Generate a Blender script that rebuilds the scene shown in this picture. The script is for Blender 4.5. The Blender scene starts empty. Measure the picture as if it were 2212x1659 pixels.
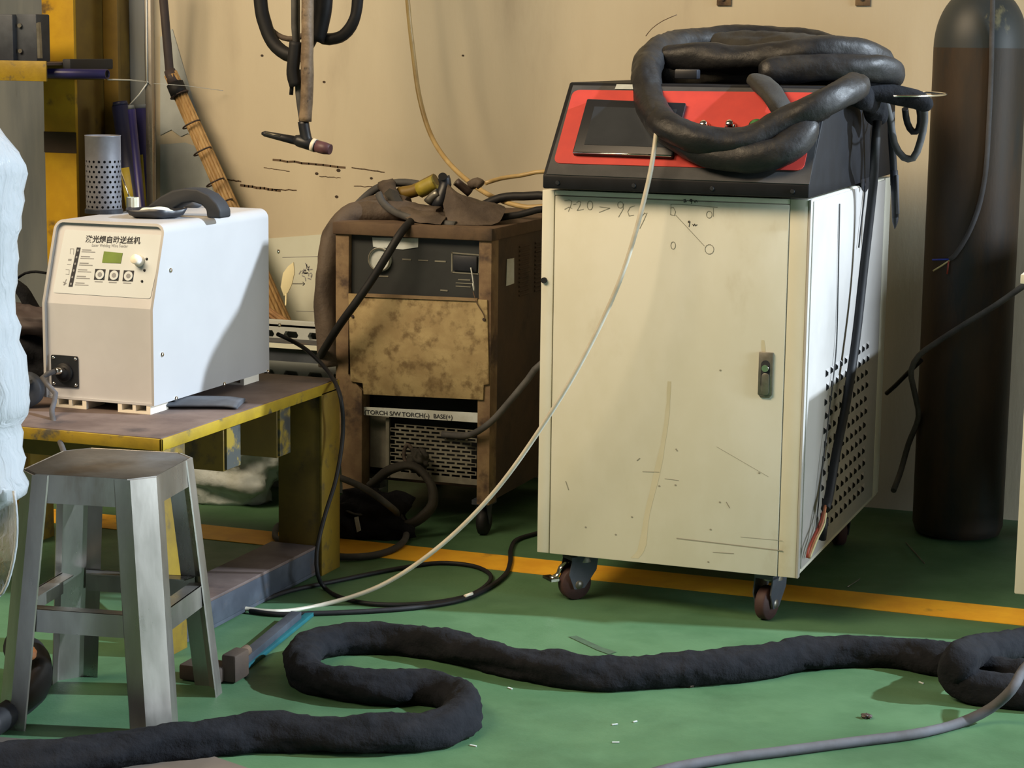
import bpy, bmesh, math, random
from mathutils import Vector, Matrix, noise as mnoise

# ------------------------------------------------------------------ scene, camera, world, lights
S = bpy.context.scene
COL = S.collection
W_, H_ = 2212, 1659
YAW, PITCH, ROLL, FPX = 0.3563136, 0.1616626, 0.0128330, 4504.03
CAMZ = 1.25
FW = Vector((-math.sin(YAW)*math.cos(PITCH), math.cos(YAW)*math.cos(PITCH), -math.sin(PITCH)))
_r = Vector((math.cos(YAW), math.sin(YAW), 0)); _u = _r.cross(FW)
RT = _r*math.cos(ROLL) + _u*math.sin(ROLL)
UP = -_r*math.sin(ROLL) + _u*math.cos(ROLL)
cam = bpy.data.cameras.new('camera'); camo = bpy.data.objects.new('camera', cam); COL.objects.link(camo)
cam.sensor_fit = 'HORIZONTAL'; cam.sensor_width = 36.0; cam.lens = FPX/W_*36.0
cam.clip_start = 0.05; cam.clip_end = 100
m3 = Matrix((RT, UP, -FW)).transposed()
camo.matrix_world = Matrix.Translation((0, 0, CAMZ)) @ m3.to_4x4()
S.camera = camo
S.view_settings.view_transform = 'Standard'; S.view_settings.look = 'None'
S.view_settings.gamma = 1.0; S.view_settings.use_curve_mapping = False
S.view_settings.exposure = 0.0

world = bpy.data.worlds.new('world'); S.world = world; world.use_nodes = True
bg = world.node_tree.nodes['Background']
bg.inputs[0].default_value = (1.0, 0.80, 0.56, 1); bg.inputs[1].default_value = 0.058

def area(name, loc, target, sx, sy, power, col):
    l = bpy.data.lights.new(name, 'AREA'); l.shape = 'RECTANGLE'; l.size = sx; l.size_y = sy
    l.energy = power; l.color = col
    o = bpy.data.objects.new(name, l); COL.objects.link(o); o.location = loc
    o.rotation_euler = (Vector(target)-Vector(loc)).to_track_quat('-Z', 'Y').to_euler()
    return o
# warm hall lamp overhead and an added fill lamp, daylight through the high side window on the right
WARM = (1.0, 0.77, 0.50)
area('warm_lamp', (-3.6, 0.7, 4.5), (-1.9, 4.9, 0.6), 3.0, 1.8, 335, WARM)
area('warm_lamp', (-5.3, 1.2, 4.3), (-2.2, 4.9, 0.5), 2.6, 1.4, 150, WARM)  # added fill, set far left to brighten the sack under the bench
area('window_daylight', (6.5, 5.9, 5.5), (-1.4, 4.1, 0.3), 0.18, 0.18, 2050, (0.76, 0.88, 1.0))
area('doorway_daylight', (5.5, 3.6, 1.7), (-1.8, 4.0, 0.6), 2.0, 2.6, 340, (0.84, 0.93, 1.0))

def ray(x, y): return RT*((x-W_/2)/FPX) - UP*((y-H_/2)/FPX) + FW
CO = Vector((0, 0, CAMZ))
def pz(x, y, z=0.0): d = ray(x, y); return CO + d*((z-CAMZ)/d.z)
def py(x, y, Y): d = ray(x, y); return CO + d*(Y/d.y)
def pX(x, y, X): d = ray(x, y); return CO + d*(X/d.x)
def pplane(x, y, p, n): d = ray(x, y); return CO + d*((Vector(p)-CO).dot(n)/d.dot(n))

# ------------------------------------------------------------------ materials
def lin(c):
    return tuple(((v/255)/12.92 if v/255 <= 0.04045 else ((v/255+0.055)/1.055)**2.4) for v in c)+(1,)
# colours are picked as seen under the warm lamps; divide the lamp tint out to get the paint itself
def alb(c, raw=False):
    l = lin(c)
    if raw: return l
    k = [l[0]*.80, l[1]*.80/.80, l[2]*.80/.56]; m = max(k)
    if m > .86: k = [v*.86/m for v in k]
    return (k[0], k[1], k[2], 1)
MATS = {}
def mat(name, c1, c2=None, scale=8.0, rough=0.6, metal=0.0, bump=0.0, bscale=None, c3=None, thr=(0.35, 0.65),
        thr3=(0.62, 0.72), scale3=3.0, stretch=(1, 1, 1), spec=0.5, coat=0.0, rvar=0.0, detail=6.0, raw=False):
    lin = lambda c: alb(c, raw)
    m = bpy.data.materials.new(name); m.use_nodes = True; nt = m.node_tree; N = nt.nodes; L = nt.links
    b = N['Principled BSDF']; b.inputs['Roughness'].default_value = rough; b.inputs['Metallic'].default_value = metal
    b.inputs['Specular IOR Level'].default_value = spec
    if coat: b.inputs['Coat Weight'].default_value = coat
    b.inputs['Base Color'].default_value = lin(c1)
    tc = N.new('ShaderNodeTexCoord'); mp = N.new('ShaderNodeMapping'); mp.inputs['Scale'].default_value = stretch
    L.new(tc.outputs['Object'], mp.inputs['Vector'])
    def ntex(s, off=0.0, det=detail):
        n = N.new('ShaderNodeTexNoise'); n.inputs['Scale'].default_value = s; n.inputs['Detail'].default_value = det
        n.inputs['Roughness'].default_value = 0.6
        if off:
            a = N.new('ShaderNodeVectorMath'); a.operation = 'ADD'; a.inputs[1].default_value = (off, off*1.7, off*.6)
            L.new(mp.outputs[0], a.inputs[0]); L.new(a.outputs[0], n.inputs['Vector'])
        else: L.new(mp.outputs[0], n.inputs['Vector'])
        return n
    def ramp(n, lo, hi):
        r = N.new('ShaderNodeMapRange'); r.inputs['From Min'].default_value = lo; r.inputs['From Max'].default_value = hi
        r.interpolation_type = 'SMOOTHSTEP'; L.new(n.outputs['Fac'], r.inputs['Value']); return r
    col = None
    if c2 is not None:
        n1 = ntex(scale); r1 = ramp(n1, *thr); mx = N.new('ShaderNodeMix'); mx.data_type = 'RGBA'
        mx.inputs['A'].default_value = lin(c1); mx.inputs['B'].default_value = lin(c2)
        L.new(r1.outputs[0], mx.inputs['Factor']); col = mx.outputs['Result']
    if c3 is not None:
        n3 = ntex(scale3, 7.3); r3 = ramp(n3, *thr3); mx = N.new('ShaderNodeMix'); mx.data_type = 'RGBA'
        if col is not None: L.new(col, mx.inputs['A'])
        else: mx.inputs['A'].default_value = lin(c1)
        mx.inputs['B'].default_value = lin(c3); L.new(r3.outputs[0], mx.inputs['Factor']); col = mx.outputs['Result']
    if col is not None: L.new(col, b.inputs['Base Color'])
    if rvar:
        nr = ntex(scale*1.7, 3.1); rr = N.new('ShaderNodeMapRange'); rr.inputs['From Min'].default_value = .3; rr.inputs['From Max'].default_value = .7
        rr.inputs['To Min'].default_value = max(0.05, rough-rvar); rr.inputs['To Max'].default_value = min(1, rough+rvar)
        L.new(nr.outputs['Fac'], rr.inputs['Value']); L.new(rr.outputs[0], b.inputs['Roughness'])
    if bump:
        nb = ntex(bscale or scale*3, 1.9); bp = N.new('ShaderNodeBump'); bp.inputs['Strength'].default_value = bump
        bp.inputs['Distance'].default_value = 0.01; L.new(nb.outputs['Fac'], bp.inputs['Height']); L.new(bp.outputs[0], b.inputs['Normal'])
    MATS[name] = m; return m

mat('floor', (64, 98, 69), (74, 108, 78), 5, rough=0.55, bump=0.08, bscale=140, c3=(52, 82, 56), thr3=(.52, .78), scale3=2.1, rvar=.1, raw=True, spec=.35, detail=10)
mat('line_paint', (252, 176, 34), (236, 156, 28), 9, rough=0.6, c3=(120, 84, 36), thr3=(.60, .75), scale3=6, bump=.05)
mat('wall', (214, 186, 140), (204, 176, 132), 1.2, rough=.85, c3=(176, 148, 110), thr3=(.55, .85), scale3=2.6, bump=.08, bscale=60, stretch=(1.4, 1, .4))
mat('wall_grey', (120, 114, 100), (98, 96, 88), 2.5, rough=.75, c3=(70, 66, 58), thr3=(.6, .8), scale3=4, stretch=(3, 3, .5))
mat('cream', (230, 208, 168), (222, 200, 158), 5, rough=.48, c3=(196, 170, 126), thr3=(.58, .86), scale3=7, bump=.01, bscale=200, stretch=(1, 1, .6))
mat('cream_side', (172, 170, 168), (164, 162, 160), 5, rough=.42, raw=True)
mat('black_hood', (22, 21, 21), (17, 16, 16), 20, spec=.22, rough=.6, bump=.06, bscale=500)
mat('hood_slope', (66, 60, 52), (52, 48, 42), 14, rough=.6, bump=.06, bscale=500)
mat('red_panel', (212, 62, 44), (196, 56, 42), 10, rough=.5)
mat('screen_glass', (58, 56, 52), (48, 47, 44), 6, rough=.28, spec=.6)
mat('screen_frame', (30, 29, 28), rough=.35)
mat('chrome', (225, 222, 214), rough=.16, metal=1.0, raw=True)
mat('zinc', (138, 136, 128), (116, 114, 106), 30, rough=.42, metal=.8, raw=True)
mat('stainless', (176, 172, 166), (146, 142, 136), 7, rough=.34, metal=.85, stretch=(1, 1, .3), rvar=.12, c3=(120, 104, 84), thr3=(.58, .75), scale3=6, bump=.02, bscale=40, raw=True)
mat('stainless_dull', (112, 108, 102), (90, 86, 80), 9, rough=.45, metal=.8, c3=(90, 76, 60), thr3=(.5, .7), scale3=5, rvar=.1, raw=True)
mat('fabric_black', (19, 18, 18), (26, 24, 23), 30, spec=.2, rough=.95, bump=.5, bscale=50, c3=(32, 29, 27), thr3=(.55, .75), scale3=9)
mat('hose_leather', (31, 27, 23), (22, 20, 18), 14, spec=.36, rough=.52, bump=.2, bscale=60, c3=(46, 40, 32), thr3=(.52, .72), scale3=8, rvar=.12)
mat('hose_olive', (50, 43, 31), (36, 31, 24), 16, rough=.8, bump=.2, bscale=90)
mat('leather_brown', (92, 72, 52), (66, 50, 36), 12, rough=.75, bump=.35, bscale=40, c3=(46, 36, 28), scale3=8)
mat('wrap_brown', (150, 118, 82), (108, 82, 56), 22, rough=.5, c3=(60, 44, 32), thr3=(.55, .68), scale3=26, bump=.2, bscale=60)
mat('rubber', (22, 20, 19), (30, 27, 24), 20, rough=.6, spec=.3)
mat('rubber_dusty', (84, 76, 64), (62, 56, 48), 12, rough=.75, bump=.05)
mat('rubber_grey', (86, 79, 72), (66, 58, 50), 9, rough=.8)
mat('tube_yellow', (196, 156, 92), (170, 130, 72), 10, rough=.4)
mat('tube_white', (186, 182, 170), (170, 164, 148), 14, rough=.4, raw=True)
mat('feeder_side', (172, 172, 174), (168, 168, 170), 4, rough=.38, raw=True)
mat('feeder_front', (192, 194, 200), (186, 188, 194), 6, rough=.5, raw=True)
mat('feeder_plate', (214, 202, 178), rough=.5)
mat('ink', (48, 44, 42), rough=.8)
mat('ink_grey', (150, 138, 122), rough=.8)
mat('pencil', (150, 134, 104), rough=.9)
mat('pencil_dark', (70, 62, 52), rough=.9)
mat('lcd', (118, 132, 40), (108, 122, 36), 20, rough=.3)
mat('black_plastic', (28, 27, 28), (36, 35, 35), 30, rough=.45)
mat('black_matte', (34, 33, 32), rough=.7)
mat('white_plastic', (230, 224, 210), rough=.4, raw=True)
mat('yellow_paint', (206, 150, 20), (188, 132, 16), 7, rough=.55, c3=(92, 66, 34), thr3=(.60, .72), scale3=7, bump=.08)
mat('yellow_dark', (122, 88, 20), (102, 72, 18), 6, rough=.6, c3=(62, 44, 26), thr3=(.58, .74), scale3=9, bump=.06)  # darker yellow; on the column it puts shade into the paint
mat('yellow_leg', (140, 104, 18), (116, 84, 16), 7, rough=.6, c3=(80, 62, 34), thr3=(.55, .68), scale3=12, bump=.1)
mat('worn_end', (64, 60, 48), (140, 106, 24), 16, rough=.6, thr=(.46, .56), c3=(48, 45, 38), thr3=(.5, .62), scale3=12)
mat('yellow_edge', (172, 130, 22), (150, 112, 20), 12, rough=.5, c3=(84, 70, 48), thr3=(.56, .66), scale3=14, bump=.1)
mat('rust_plate', (112, 88, 70), (88, 66, 52), 6, rough=.7, c3=(60, 48, 42), thr3=(.55, .72), scale3=5, bump=.1)
mat('steel_dark', (80, 78, 74), (60, 59, 57), 8, rough=.55, metal=.2, spec=.35, c3=(104, 74, 46), thr3=(.6, .75), scale3=8)
mat('rust', (104, 76, 48), (80, 56, 36), 7, rough=.85, c3=(52, 38, 26), thr3=(.55, .72), scale3=6, bump=.2)
mat('rust_dark', (74, 52, 32), (58, 42, 28), 6, rough=.85, c3=(40, 30, 20), thr3=(.55, .72), scale3=5, bump=.2)
mat('rust_post', (140, 108, 68), (104, 74, 46), 8, rough=.85, c3=(66, 46, 32), thr3=(.52, .66), scale3=9, bump=.25)
mat('welder_face', (38, 38, 32), (30, 30, 26), 10, rough=.6)
mat('welder_cover', (172, 140, 86), (150, 118, 70), 12, rough=.8, c3=(112, 84, 46), thr3=(.47, .66), scale3=24, bump=.15)
mat('grille_metal', (128, 116, 90), (104, 92, 70), 12, rough=.7, c3=(80, 66, 46), scale3=8)
mat('label_white', (206, 196, 170), (186, 174, 146), 14, rough=.8, c3=(150, 126, 90), thr3=(.6, .75), scale3=20)
mat('gas_body', (66, 46, 28), (48, 37, 26), 4, rough=.55, spec=.35, c3=(36, 36, 32), thr3=(.5, .7), scale3=5, stretch=(2, 2, .5), bump=.06, bscale=70)
mat('gas_top', (44, 48, 46), (54, 54, 48), 9, rough=.5, spec=.4, c3=(120, 106, 70), thr3=(.64, .72), scale3=12, stretch=(1, 1, .5))
mat('purple', (60, 44, 104), (48, 38, 88), 10, rough=.6, raw=True)
mat('navy', (38, 36, 96), (30, 30, 78), 8, rough=.4, raw=True)
mat('navy_dark', (26, 32, 66), (22, 26, 52), 8, rough=.45, raw=True)
mat('yellow_label', (178, 146, 36), (150, 122, 32), 14, rough=.6)
mat('bamboo', (188, 142, 82), (160, 114, 60), 18, rough=.6, stretch=(6, 6, .6))
mat('straw', (164, 116, 66), (134, 90, 50), 20, rough=.8)
mat('wood_dark', (66, 50, 42), (54, 42, 36), 8, rough=.7)
mat('wire_dark', (60, 42, 32), rough=.5)
mat('perf_metal', (116, 106, 96), (100, 90, 80), 14, rough=.5, metal=.3)
mat('string_white', (214, 200, 172), rough=.9)
mat('sack', (212, 204, 180), (188, 178, 150), 9, rough=.7, bump=.3, bscale=26, c3=(120, 108, 84), thr3=(.62, .76), scale3=10)
mat('paper', (222, 208, 168), (214, 198, 158), 4, rough=.9)
mat('paper_pale', (190, 180, 154), (168, 158, 134), 4, rough=.9)
mat('paper_warm', (240, 212, 150), rough=.9)
mat('orange', (214, 130, 72), (196, 112, 60), 20, rough=.6)
mat('copper', (176, 96, 50), rough=.5)
mat('wire_blue', (40, 60, 150), rough=.5)
mat('wire_red', (150, 50, 30), rough=.5)
mat('wire_yellow', (220, 190, 120), rough=.5)
mat('teal', (22, 92, 84), (18, 78, 74), 12, rough=.5)
mat('brown_board', (112, 92, 70), (98, 80, 60), 6, rough=.7, bump=.04)
mat('green_button', (60, 110, 52), rough=.4)
mat('castor_red', (70, 36, 28), (58, 32, 26), 12, rough=.7)
mat('cream_stain', (206, 182, 134), (214, 190, 144), 8, rough=.55)
mat('cream_pale', (232, 220, 186), (226, 212, 174), 8, rough=.5)
mat('floor_mark', (50, 68, 54), (58, 82, 62), 40, rough=.7, raw=True)
mat('dark_hole', (10, 9, 8), rough=.95)
mat('cup_pink', (112, 70, 66), (92, 54, 52), 20, rough=.5)
mat('wood_light', (226, 206, 158), (206, 182, 134), 12, rough=.7)
mat('grey_stone', (92, 87, 80), (72, 67, 61), 12, rough=.75, bump=.1)

def film_mat(name, base, trans, rough):
    m = bpy.data.materials.new(name); m.use_nodes = True; b = m.node_tree.nodes['Principled BSDF']
    b.inputs['Base Color'].default_value = lin(base); b.inputs['Roughness'].default_value = rough
    b.inputs['Transmission Weight'].default_value = trans; b.inputs['IOR'].default_value = 1.15
    nt = m.node_tree; tc = nt.nodes.new('ShaderNodeTexCoord'); n = nt.nodes.new('ShaderNodeTexNoise'); n.inputs['Scale'].default_value = 26; n.inputs['Detail'].default_value = 5; n.inputs['Distortion'].default_value = 1.2
    bp = nt.nodes.new('ShaderNodeBump'); bp.inputs['Strength'].default_value = .5; bp.inputs['Distance'].default_value = .012
    mp = nt.nodes.new('ShaderNodeMapping'); mp.inputs['Scale'].default_value = (1.6, 1.6, .45); nt.links.new(tc.outputs['Object'], mp.inputs['Vector'])
    nt.links.new(mp.outputs[0], n.inputs['Vector']); nt.links.new(n.outputs['Fac'], bp.inputs['Height']); nt.links.new(bp.outputs[0], b.inputs['Normal'])
    MATS[name] = m
film_mat('film', (168, 173, 178), .2, .22)
film_mat('film_clear', (236, 240, 240), .85, .12)

# ------------------------------------------------------------------ mesh helpers
class MB:
    def __init__(s): s.v = []; s.f = []; s.sm = []
    def add(s, vs, fs, smooth=False):
        o = len(s.v); s.v += [Vector(v) for v in vs]
        s.f += [tuple(i+o for i in f) for f in fs]; s.sm += [smooth]*len(fs); return s
    def box(s, x0, x1, y0, y1, z0, z1):
        return s.add([(x0,y0,z0),(x1,y0,z0),(x1,y1,z0),(x0,y1,z0),(x0,y0,z1),(x1,y0,z1),(x1,y1,z1),(x0,y1,z1)],
                     [(0,3,2,1),(4,5,6,7),(0,1,5,4),(1,2,6,5),(2,3,7,6),(3,0,4,7)])
    def obox(s, c, ax, ay, az, hx, hy, hz):
        c = Vector(c); ax, ay, az = Vector(ax).normalized()*hx, Vector(ay).normalized()*hy, Vector(az).normalized()*hz
        P = [c-ax-ay-az, c+ax-ay-az, c+ax+ay-az, c-ax+ay-az, c-ax-ay+az, c+ax-ay+az, c+ax+ay+az, c-ax+ay+az]
        return s.add(P, [(0,3,2,1),(4,5,6,7),(0,1,5,4),(1,2,6,5),(2,3,7,6),(3,0,4,7)])
    def prism(s, poly, d):
        n = len(poly); d = Vector(d); P = [Vector(p) for p in poly]; P += [p+d for p in P]
        return s.add(P, [tuple(range(n))[::-1], tuple(range(n, 2*n))]+[(i, (i+1) % n, n+(i+1) % n, n+i) for i in range(n)])
    def tube(s, pts, r, n=10, caps=True, jit=0.0, fq=9.0, flat=1.0, seed=0.0, smooth=True, zmin=None, fold=0.0, wr=0.0):
        P = [Vector(p) for p in pts]; m = len(P)
        R = r if isinstance(r, (list, tuple)) else [r]*m
        T = [(P[min(i+1, m-1)]-P[max(i-1, 0)]).normalized() for i in range(m)]
        ref = Vector((0, 0, 1)) if abs(T[0].z) < .9 else Vector((0, 1, 0))
        nx = (ref - T[0]*ref.dot(T[0])).normalized(); vs = []; dist = 0.0
        for i in range(m):
            if i: dist += (P[i]-P[i-1]).length
            nx = (nx - T[i]*nx.dot(T[i])).normalized(); bx = T[i].cross(nx)
            for k in range(n):
                a = 2*math.pi*k/n; rr = R[i]
                if jit: rr *= 1+jit*(mnoise.noise(Vector((dist*fq+seed, math.cos(a)*.9, math.sin(a)*.9+seed)))*1.3
                                     + .35*mnoise.noise(Vector((dist*fq*3.3+seed*2, math.cos(a)*2, math.sin(a)*2))))
                if fold: rr *= 1+fold*math.sin(a*3+dist*14+4*mnoise.noise(Vector((dist*5, seed, 1.3))))
                if wr:
                    w1 = mnoise.noise(Vector((dist*26+seed*3+math.cos(a)*1.2, math.cos(a)*2.2+seed, math.sin(a)*2.2)))
                    w2 = mnoise.noise(Vector((dist*11+seed, math.cos(a+dist*6)*4.0, math.sin(a+dist*6)*4.0)))
                    rr *= 1+wr*(1-2*abs(w1))*.8+wr*(1-2.2*abs(w2))
                q = P[i]+nx*(math.cos(a)*rr*flat)+bx*(math.sin(a)*rr)
                if zmin is not None and q.z < zmin: q.z = zmin
                vs.append(q)
        fs = [(i*n+k, i*n+(k+1) % n, (i+1)*n+(k+1) % n, (i+1)*n+k) for i in range(m-1) for k in range(n)]
        s.add(vs, fs, smooth)
        if caps:
            o = len(s.v)-m*n
            s.f += [tuple(o+k for k in range(n))[::-1], tuple(o+(m-1)*n+k for k in range(n))]; s.sm += [False, False]
        return s
    def cyl(s, a, b, r0, r1=None, n=20, smooth=True):
        return s.tube([a, b], [r0, r0 if r1 is None else r1], n, smooth=smooth)
    def lathe(s, prof, c, axis=(0, 0, 1), n=32, smooth=True, arc=2*math.pi):
        c = Vector(c); az = Vector(axis).normalized(); ax = az.orthogonal().normalized(); ay = az.cross(ax)
        m = len(prof); full = arc > 6.28; k2 = n if full else n+1
        vs = [c+az*h+(ax*math.cos(arc*k/n)+ay*math.sin(arc*k/n))*r for r, h in prof for k in range(k2)]
        fs = [(i*k2+k, i*k2+(k+1) % k2, (i+1)*k2+(k+1) % k2, (i+1)*k2+k) for i in range(m-1) for k in range(n)]
        return s.add(vs, fs, smooth)
    def ribbon(s, pts, w, n, closed=False):
        # flat pen stroke lying on a surface with normal n
        P = [Vector(p) for p in pts]; n = Vector(n).normalized(); m = len(P)
        for i in range(m-1):
            t = (P[i+1]-P[i])
            if t.length < 1e-6: continue
            t.normalize(); sd = n.cross(t)*(w/2); a, b = P[i]-t*w*.3, P[i+1]+t*w*.3
            s.add([a-sd, a+sd, b+sd, b-sd], [(0, 3, 2, 1)])
        return s

def spline(pts, step=0.02, closed=False):
    # centripetal Catmull-Rom through the points
    P = [Vector(p) for p in pts]; out = []; n = len(P)
    for i in range(n-1):
        p1, p2 = P[i], P[i+1]; p0 = P[i-1] if i else p1*2-p2; p3 = P[i+2] if i+2 < n else p2*2-p1
        d0, d1, d2 = (max(1e-4, (b-a).length)**.5 for a, b in ((p0, p1), (p1, p2), (p2, p3)))
        m1 = ((p1-p0)/d0-(p2-p0)/(d0+d1)+(p2-p1)/d1)*d1; m2 = ((p2-p1)/d1-(p3-p1)/(d1+d2)+(p3-p2)/d2)*d1
        k = max(2, int((p2-p1).length/step))
        for j in range(k):
            t = j/k; t2, t3 = t*t, t**3
            out.append(p1*(2*t3-3*t2+1)+m1*(t3-2*t2+t)+p2*(3*t2-2*t3)+m2*(t3-t2))
    out.append(P[-1]); return out

ORG = {}
def empty(name, loc):
    o = bpy.data.objects.new(name, None); COL.objects.link(o); o.location = loc; o.empty_display_size = .05
    ORG[o] = Vector(loc); return o
def build(name, mb, m, parent=None, bevel=0.0, seg=2, smooth_angle=None, local=False):
    if parent is not None: org = ORG[parent]
    else:
        xs = [v.x for v in mb.v]; ys = [v.y for v in mb.v]; zs = [v.z for v in mb.v]
        org = Vector(((min(xs)+max(xs))/2, (min(ys)+max(ys))/2, min(zs)))
    if local: org = Vector((0, 0, 0))
    me = bpy.data.meshes.new(name)
    me.from_pydata([tuple(v-org) for v in mb.v], [], mb.f); me.update()
    for p, sm in zip(me.polygons, mb.sm): p.use_smooth = sm
    bm = bmesh.new(); bm.from_mesh(me)
    bmesh.ops.remove_doubles(bm, verts=bm.verts, dist=1e-6)
    bmesh.ops.recalc_face_normals(bm, faces=bm.faces)
    if bevel:
        es = [e for e in bm.edges if len(e.link_faces) == 2 and e.calc_face_angle(0) > .5]
        bmesh.ops.bevel(bm, geom=es, offset=bevel, segments=seg, affect='EDGES', profile=.5, clamp_overlap=True)
        for f in bm.faces: f.smooth = True
    bm.to_mesh(me); bm.free()
    if bevel or smooth_angle: me.set_sharp_from_angle(angle=smooth_angle or .7)
    me.materials.append(MATS[m])
    o = bpy.data.objects.new(name, me); COL.objects.link(o)
    if parent is not None: o.parent = parent; ORG[o] = ORG[parent] if not local else Vector((0, 0, 0))
    else: o.location = org; ORG[o] = org
    return o
def share(name, src, parent, loc):
    o = bpy.data.objects.new(name, src.data); COL.objects.link(o); o.parent = parent; o.location = loc
    ORG[o] = ORG[parent]; return o
def tag(o, label, cat, group=None, kind=None):
    o['label'] = label
    if cat: o['category'] = cat
    if group: o['group'] = group
    if kind: o['kind'] = kind
    return o
def struct(name, mb, m, label, **k):
    o = build(name, mb, m, **k); o['kind'] = 'structure'; o['label'] = label; return o
def text_mb(txt, size, origin, right, up, align='LEFT', sx=1.0, bold=0.0):
    c = bpy.data.curves.new('t', 'FONT'); c.body = txt; c.size = size; c.align_x = align; c.offset = bold
    o = bpy.data.objects.new('t', c); COL.objects.link(o)
    dg = bpy.context.evaluated_depsgraph_get(); me = bpy.data.meshes.new_from_object(o.evaluated_get(dg))
    r, u = Vector(right).normalized(), Vector(up).normalized(); O = Vector(origin); mb = MB()
    mb.add([O+r*(v.co.x*sx)+u*v.co.y for v in me.vertices], [tuple(p.vertices) for p in me.polygons])
    bpy.data.objects.remove(o); bpy.data.meshes.remove(me); bpy.data.curves.remove(c); return mb
def arc_pts(c, ax, ay, rx, ry, a0, a1, n=24):
    c, ax, ay = Vector(c), Vector(ax), Vector(ay)
    return [c+ax*(rx*math.cos(a0+(a1-a0)*i/n))+ay*(ry*math.sin(a0+(a1-a0)*i/n)) for i in range(n+1)]
def hull_blob(name, c, sx, sy, sz, m, parent=None, amp=.2, fq=5.0, seed=0.0, flat_z=None, nu=40, nv=24, power=1.0, rough=0.0, pow_z=1.0):
    mb = MB(); c = Vector(c); vs = []
    for j in range(nv+1):
        th = math.pi*j/nv
        for i in range(nu):
            ph = 2*math.pi*i/nu
            d = Vector((math.sin(th)*math.cos(ph), math.sin(th)*math.sin(ph), math.cos(th)))
            d = Vector((math.copysign(abs(d.x)**power, d.x), math.copysign(abs(d.y)**power, d.y), math.copysign(abs(d.z)**pow_z, d.z)))
            k = 1+amp*mnoise.noise(d*fq*.5+Vector((seed, seed*2, seed*3)))+rough*mnoise.noise(d*fq*2+Vector((seed*5, seed, 0)))
            q = c+Vector((d.x*sx*k, d.y*sy*k, d.z*sz*k))
            if flat_z is not None and q.z < flat_z: q.z = flat_z
            vs.append(q)
    fs = [(j*nu+i, j*nu+(i+1) % nu, (j+1)*nu+(i+1) % nu, (j+1)*nu+i) for j in range(nv) for i in range(nu)]
    mb.add(vs, fs, True)
    return build(name, mb, m, parent)

# ------------------------------------------------------------------ the setting
WALL = 5.62
struct('floor', MB().box(-7, 4.2, -2.0, WALL+.15, -.12, 0), 'floor', 'green painted workshop floor')
wall = struct('wall_back', MB().box(-7, 4.2, WALL, WALL+.15, 0, 4.5), 'wall', 'stained beige plaster wall at the back')
# dark scratches in the plaster
for a, b, w in (((590,345),(745,362),.006), ((760,362),(830,372),.003), ((520,400),(605,412),.007), ((570,362),(625,370),.002),
                ((765,402),(840,404),.002), ((690,381),(735,384),.002), ((470,385),(520,392),.004), ((560,408),(640,411),.003)):
    A, B = py(*a, WALL-.0008), py(*b, WALL-.0008)
    n = 10; P = [A.lerp(B, i/n)+Vector((0, 0, .003*mnoise.noise(Vector((i*.8, a[0], 0))))) for i in range(n+1)]
    build('scratch', MB().ribbon(P, w, (0, -1, 0)), 'rust', wall)
for x, y, r in ((684,375,.006), (731,368,.007), (802,385,.005), (727,425,.006), (930,290,.004), (700,177,.005), (1000,120,.004), (566,120,.005)):
    c = py(x, y, WALL-.0009); build('chip', MB().add(arc_pts(c, (1,0,0), (0,0,1), r, r*.7, 0, 6.1, 9)[:9], [tuple(range(9))]), 'rust_dark', wall)
for x in (1562, 1862):     # two worn fixing plates high on the wall
    c = py(x, 0, WALL-.006)
    pl = build('fixing_plate', MB().box(c.x-.018, c.x+.022, WALL-.006, WALL-.0005, c.z-.015, c.z+.05), 'rust_post', wall, bevel=.001)
    build('screw', MB().cyl((c.x, WALL-.006, c.z+.004), (c.x, WALL-.011, c.z+.004), .006), 'wire_dark', pl)
# grey sheet-metal cladding in the corner behind the column
struct('trim_1', MB().box(-6.9, -3.262, WALL-.06, WALL-.001, 0, 4.4), 'wall_grey', 'grey sheet metal cladding behind the yellow column', bevel=.004)
struct('trim_2', MB().box(-6.9, 4.1, 4.562, 4.700, .0003, .0018), 'line_paint', 'yellow marking line painted across the green floor')

# papers on the wall
def wall_poly(pts, Y, t=.0012):
    return MB().prism([py(x, y, Y) for x, y in pts], (0, t, 0))
o = build('wall_paper_sheet', wall_poly([(540,518),(702,506),(712,800),(560,810)], WALL-.003), 'paper')
tag(o, 'cream paper sheet with a round stamp and arrow pinned to the wall', 'poster')
seal = MB(); c = py(662, 588, WALL-.0036)
for i in range(26):
    a = random.Random(i).uniform(0, 6.28); r = .019*math.sqrt(random.Random(i+50).random())
    p = c+Vector((math.cos(a)*r, 0, math.sin(a)*r)); q = p+Vector((random.Random(i+9).uniform(-.01, .01), 0, random.Random(i+19).uniform(-.01, .01)))
    seal.ribbon([p, q], .0032, (0, -1, 0))
build('stamp', seal, 'ink_grey', o)
a, b = py(632, 613, WALL-.0036), py(658, 613, WALL-.0036)
build('arrow', MB().ribbon([a, b], .0018, (0,-1,0)).ribbon([b+Vector((-.006,0,.005)), b], .002, (0,-1,0)).ribbon([b+Vector((-.006,0,-.005)), b], .002, (0,-1,0)), 'ink', o)
build('fold_line', MB().ribbon([py(610,556,WALL-.0036), py(686,554,WALL-.0036)], .0016, (0,-1,0)).ribbon([py(640,672,WALL-.0036), py(690,673,WALL-.0036)], .0014, (0,-1,0)), 'ink_grey', o)
o = build('torn_paper', wall_poly([(346,80),(372,62),(440,296),(425,300),(405,288),(390,295),(370,280),(346,292)], WALL-.003), 'paper_pale')
tag(o, 'pale torn paper on the wall between metal pole and bamboo broom', 'paper')
o = build('torn_paper', wall_poly([(346,312),(400,308),(428,318),(470,440),(346,440)], WALL-.003), 'paper_pale')
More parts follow.
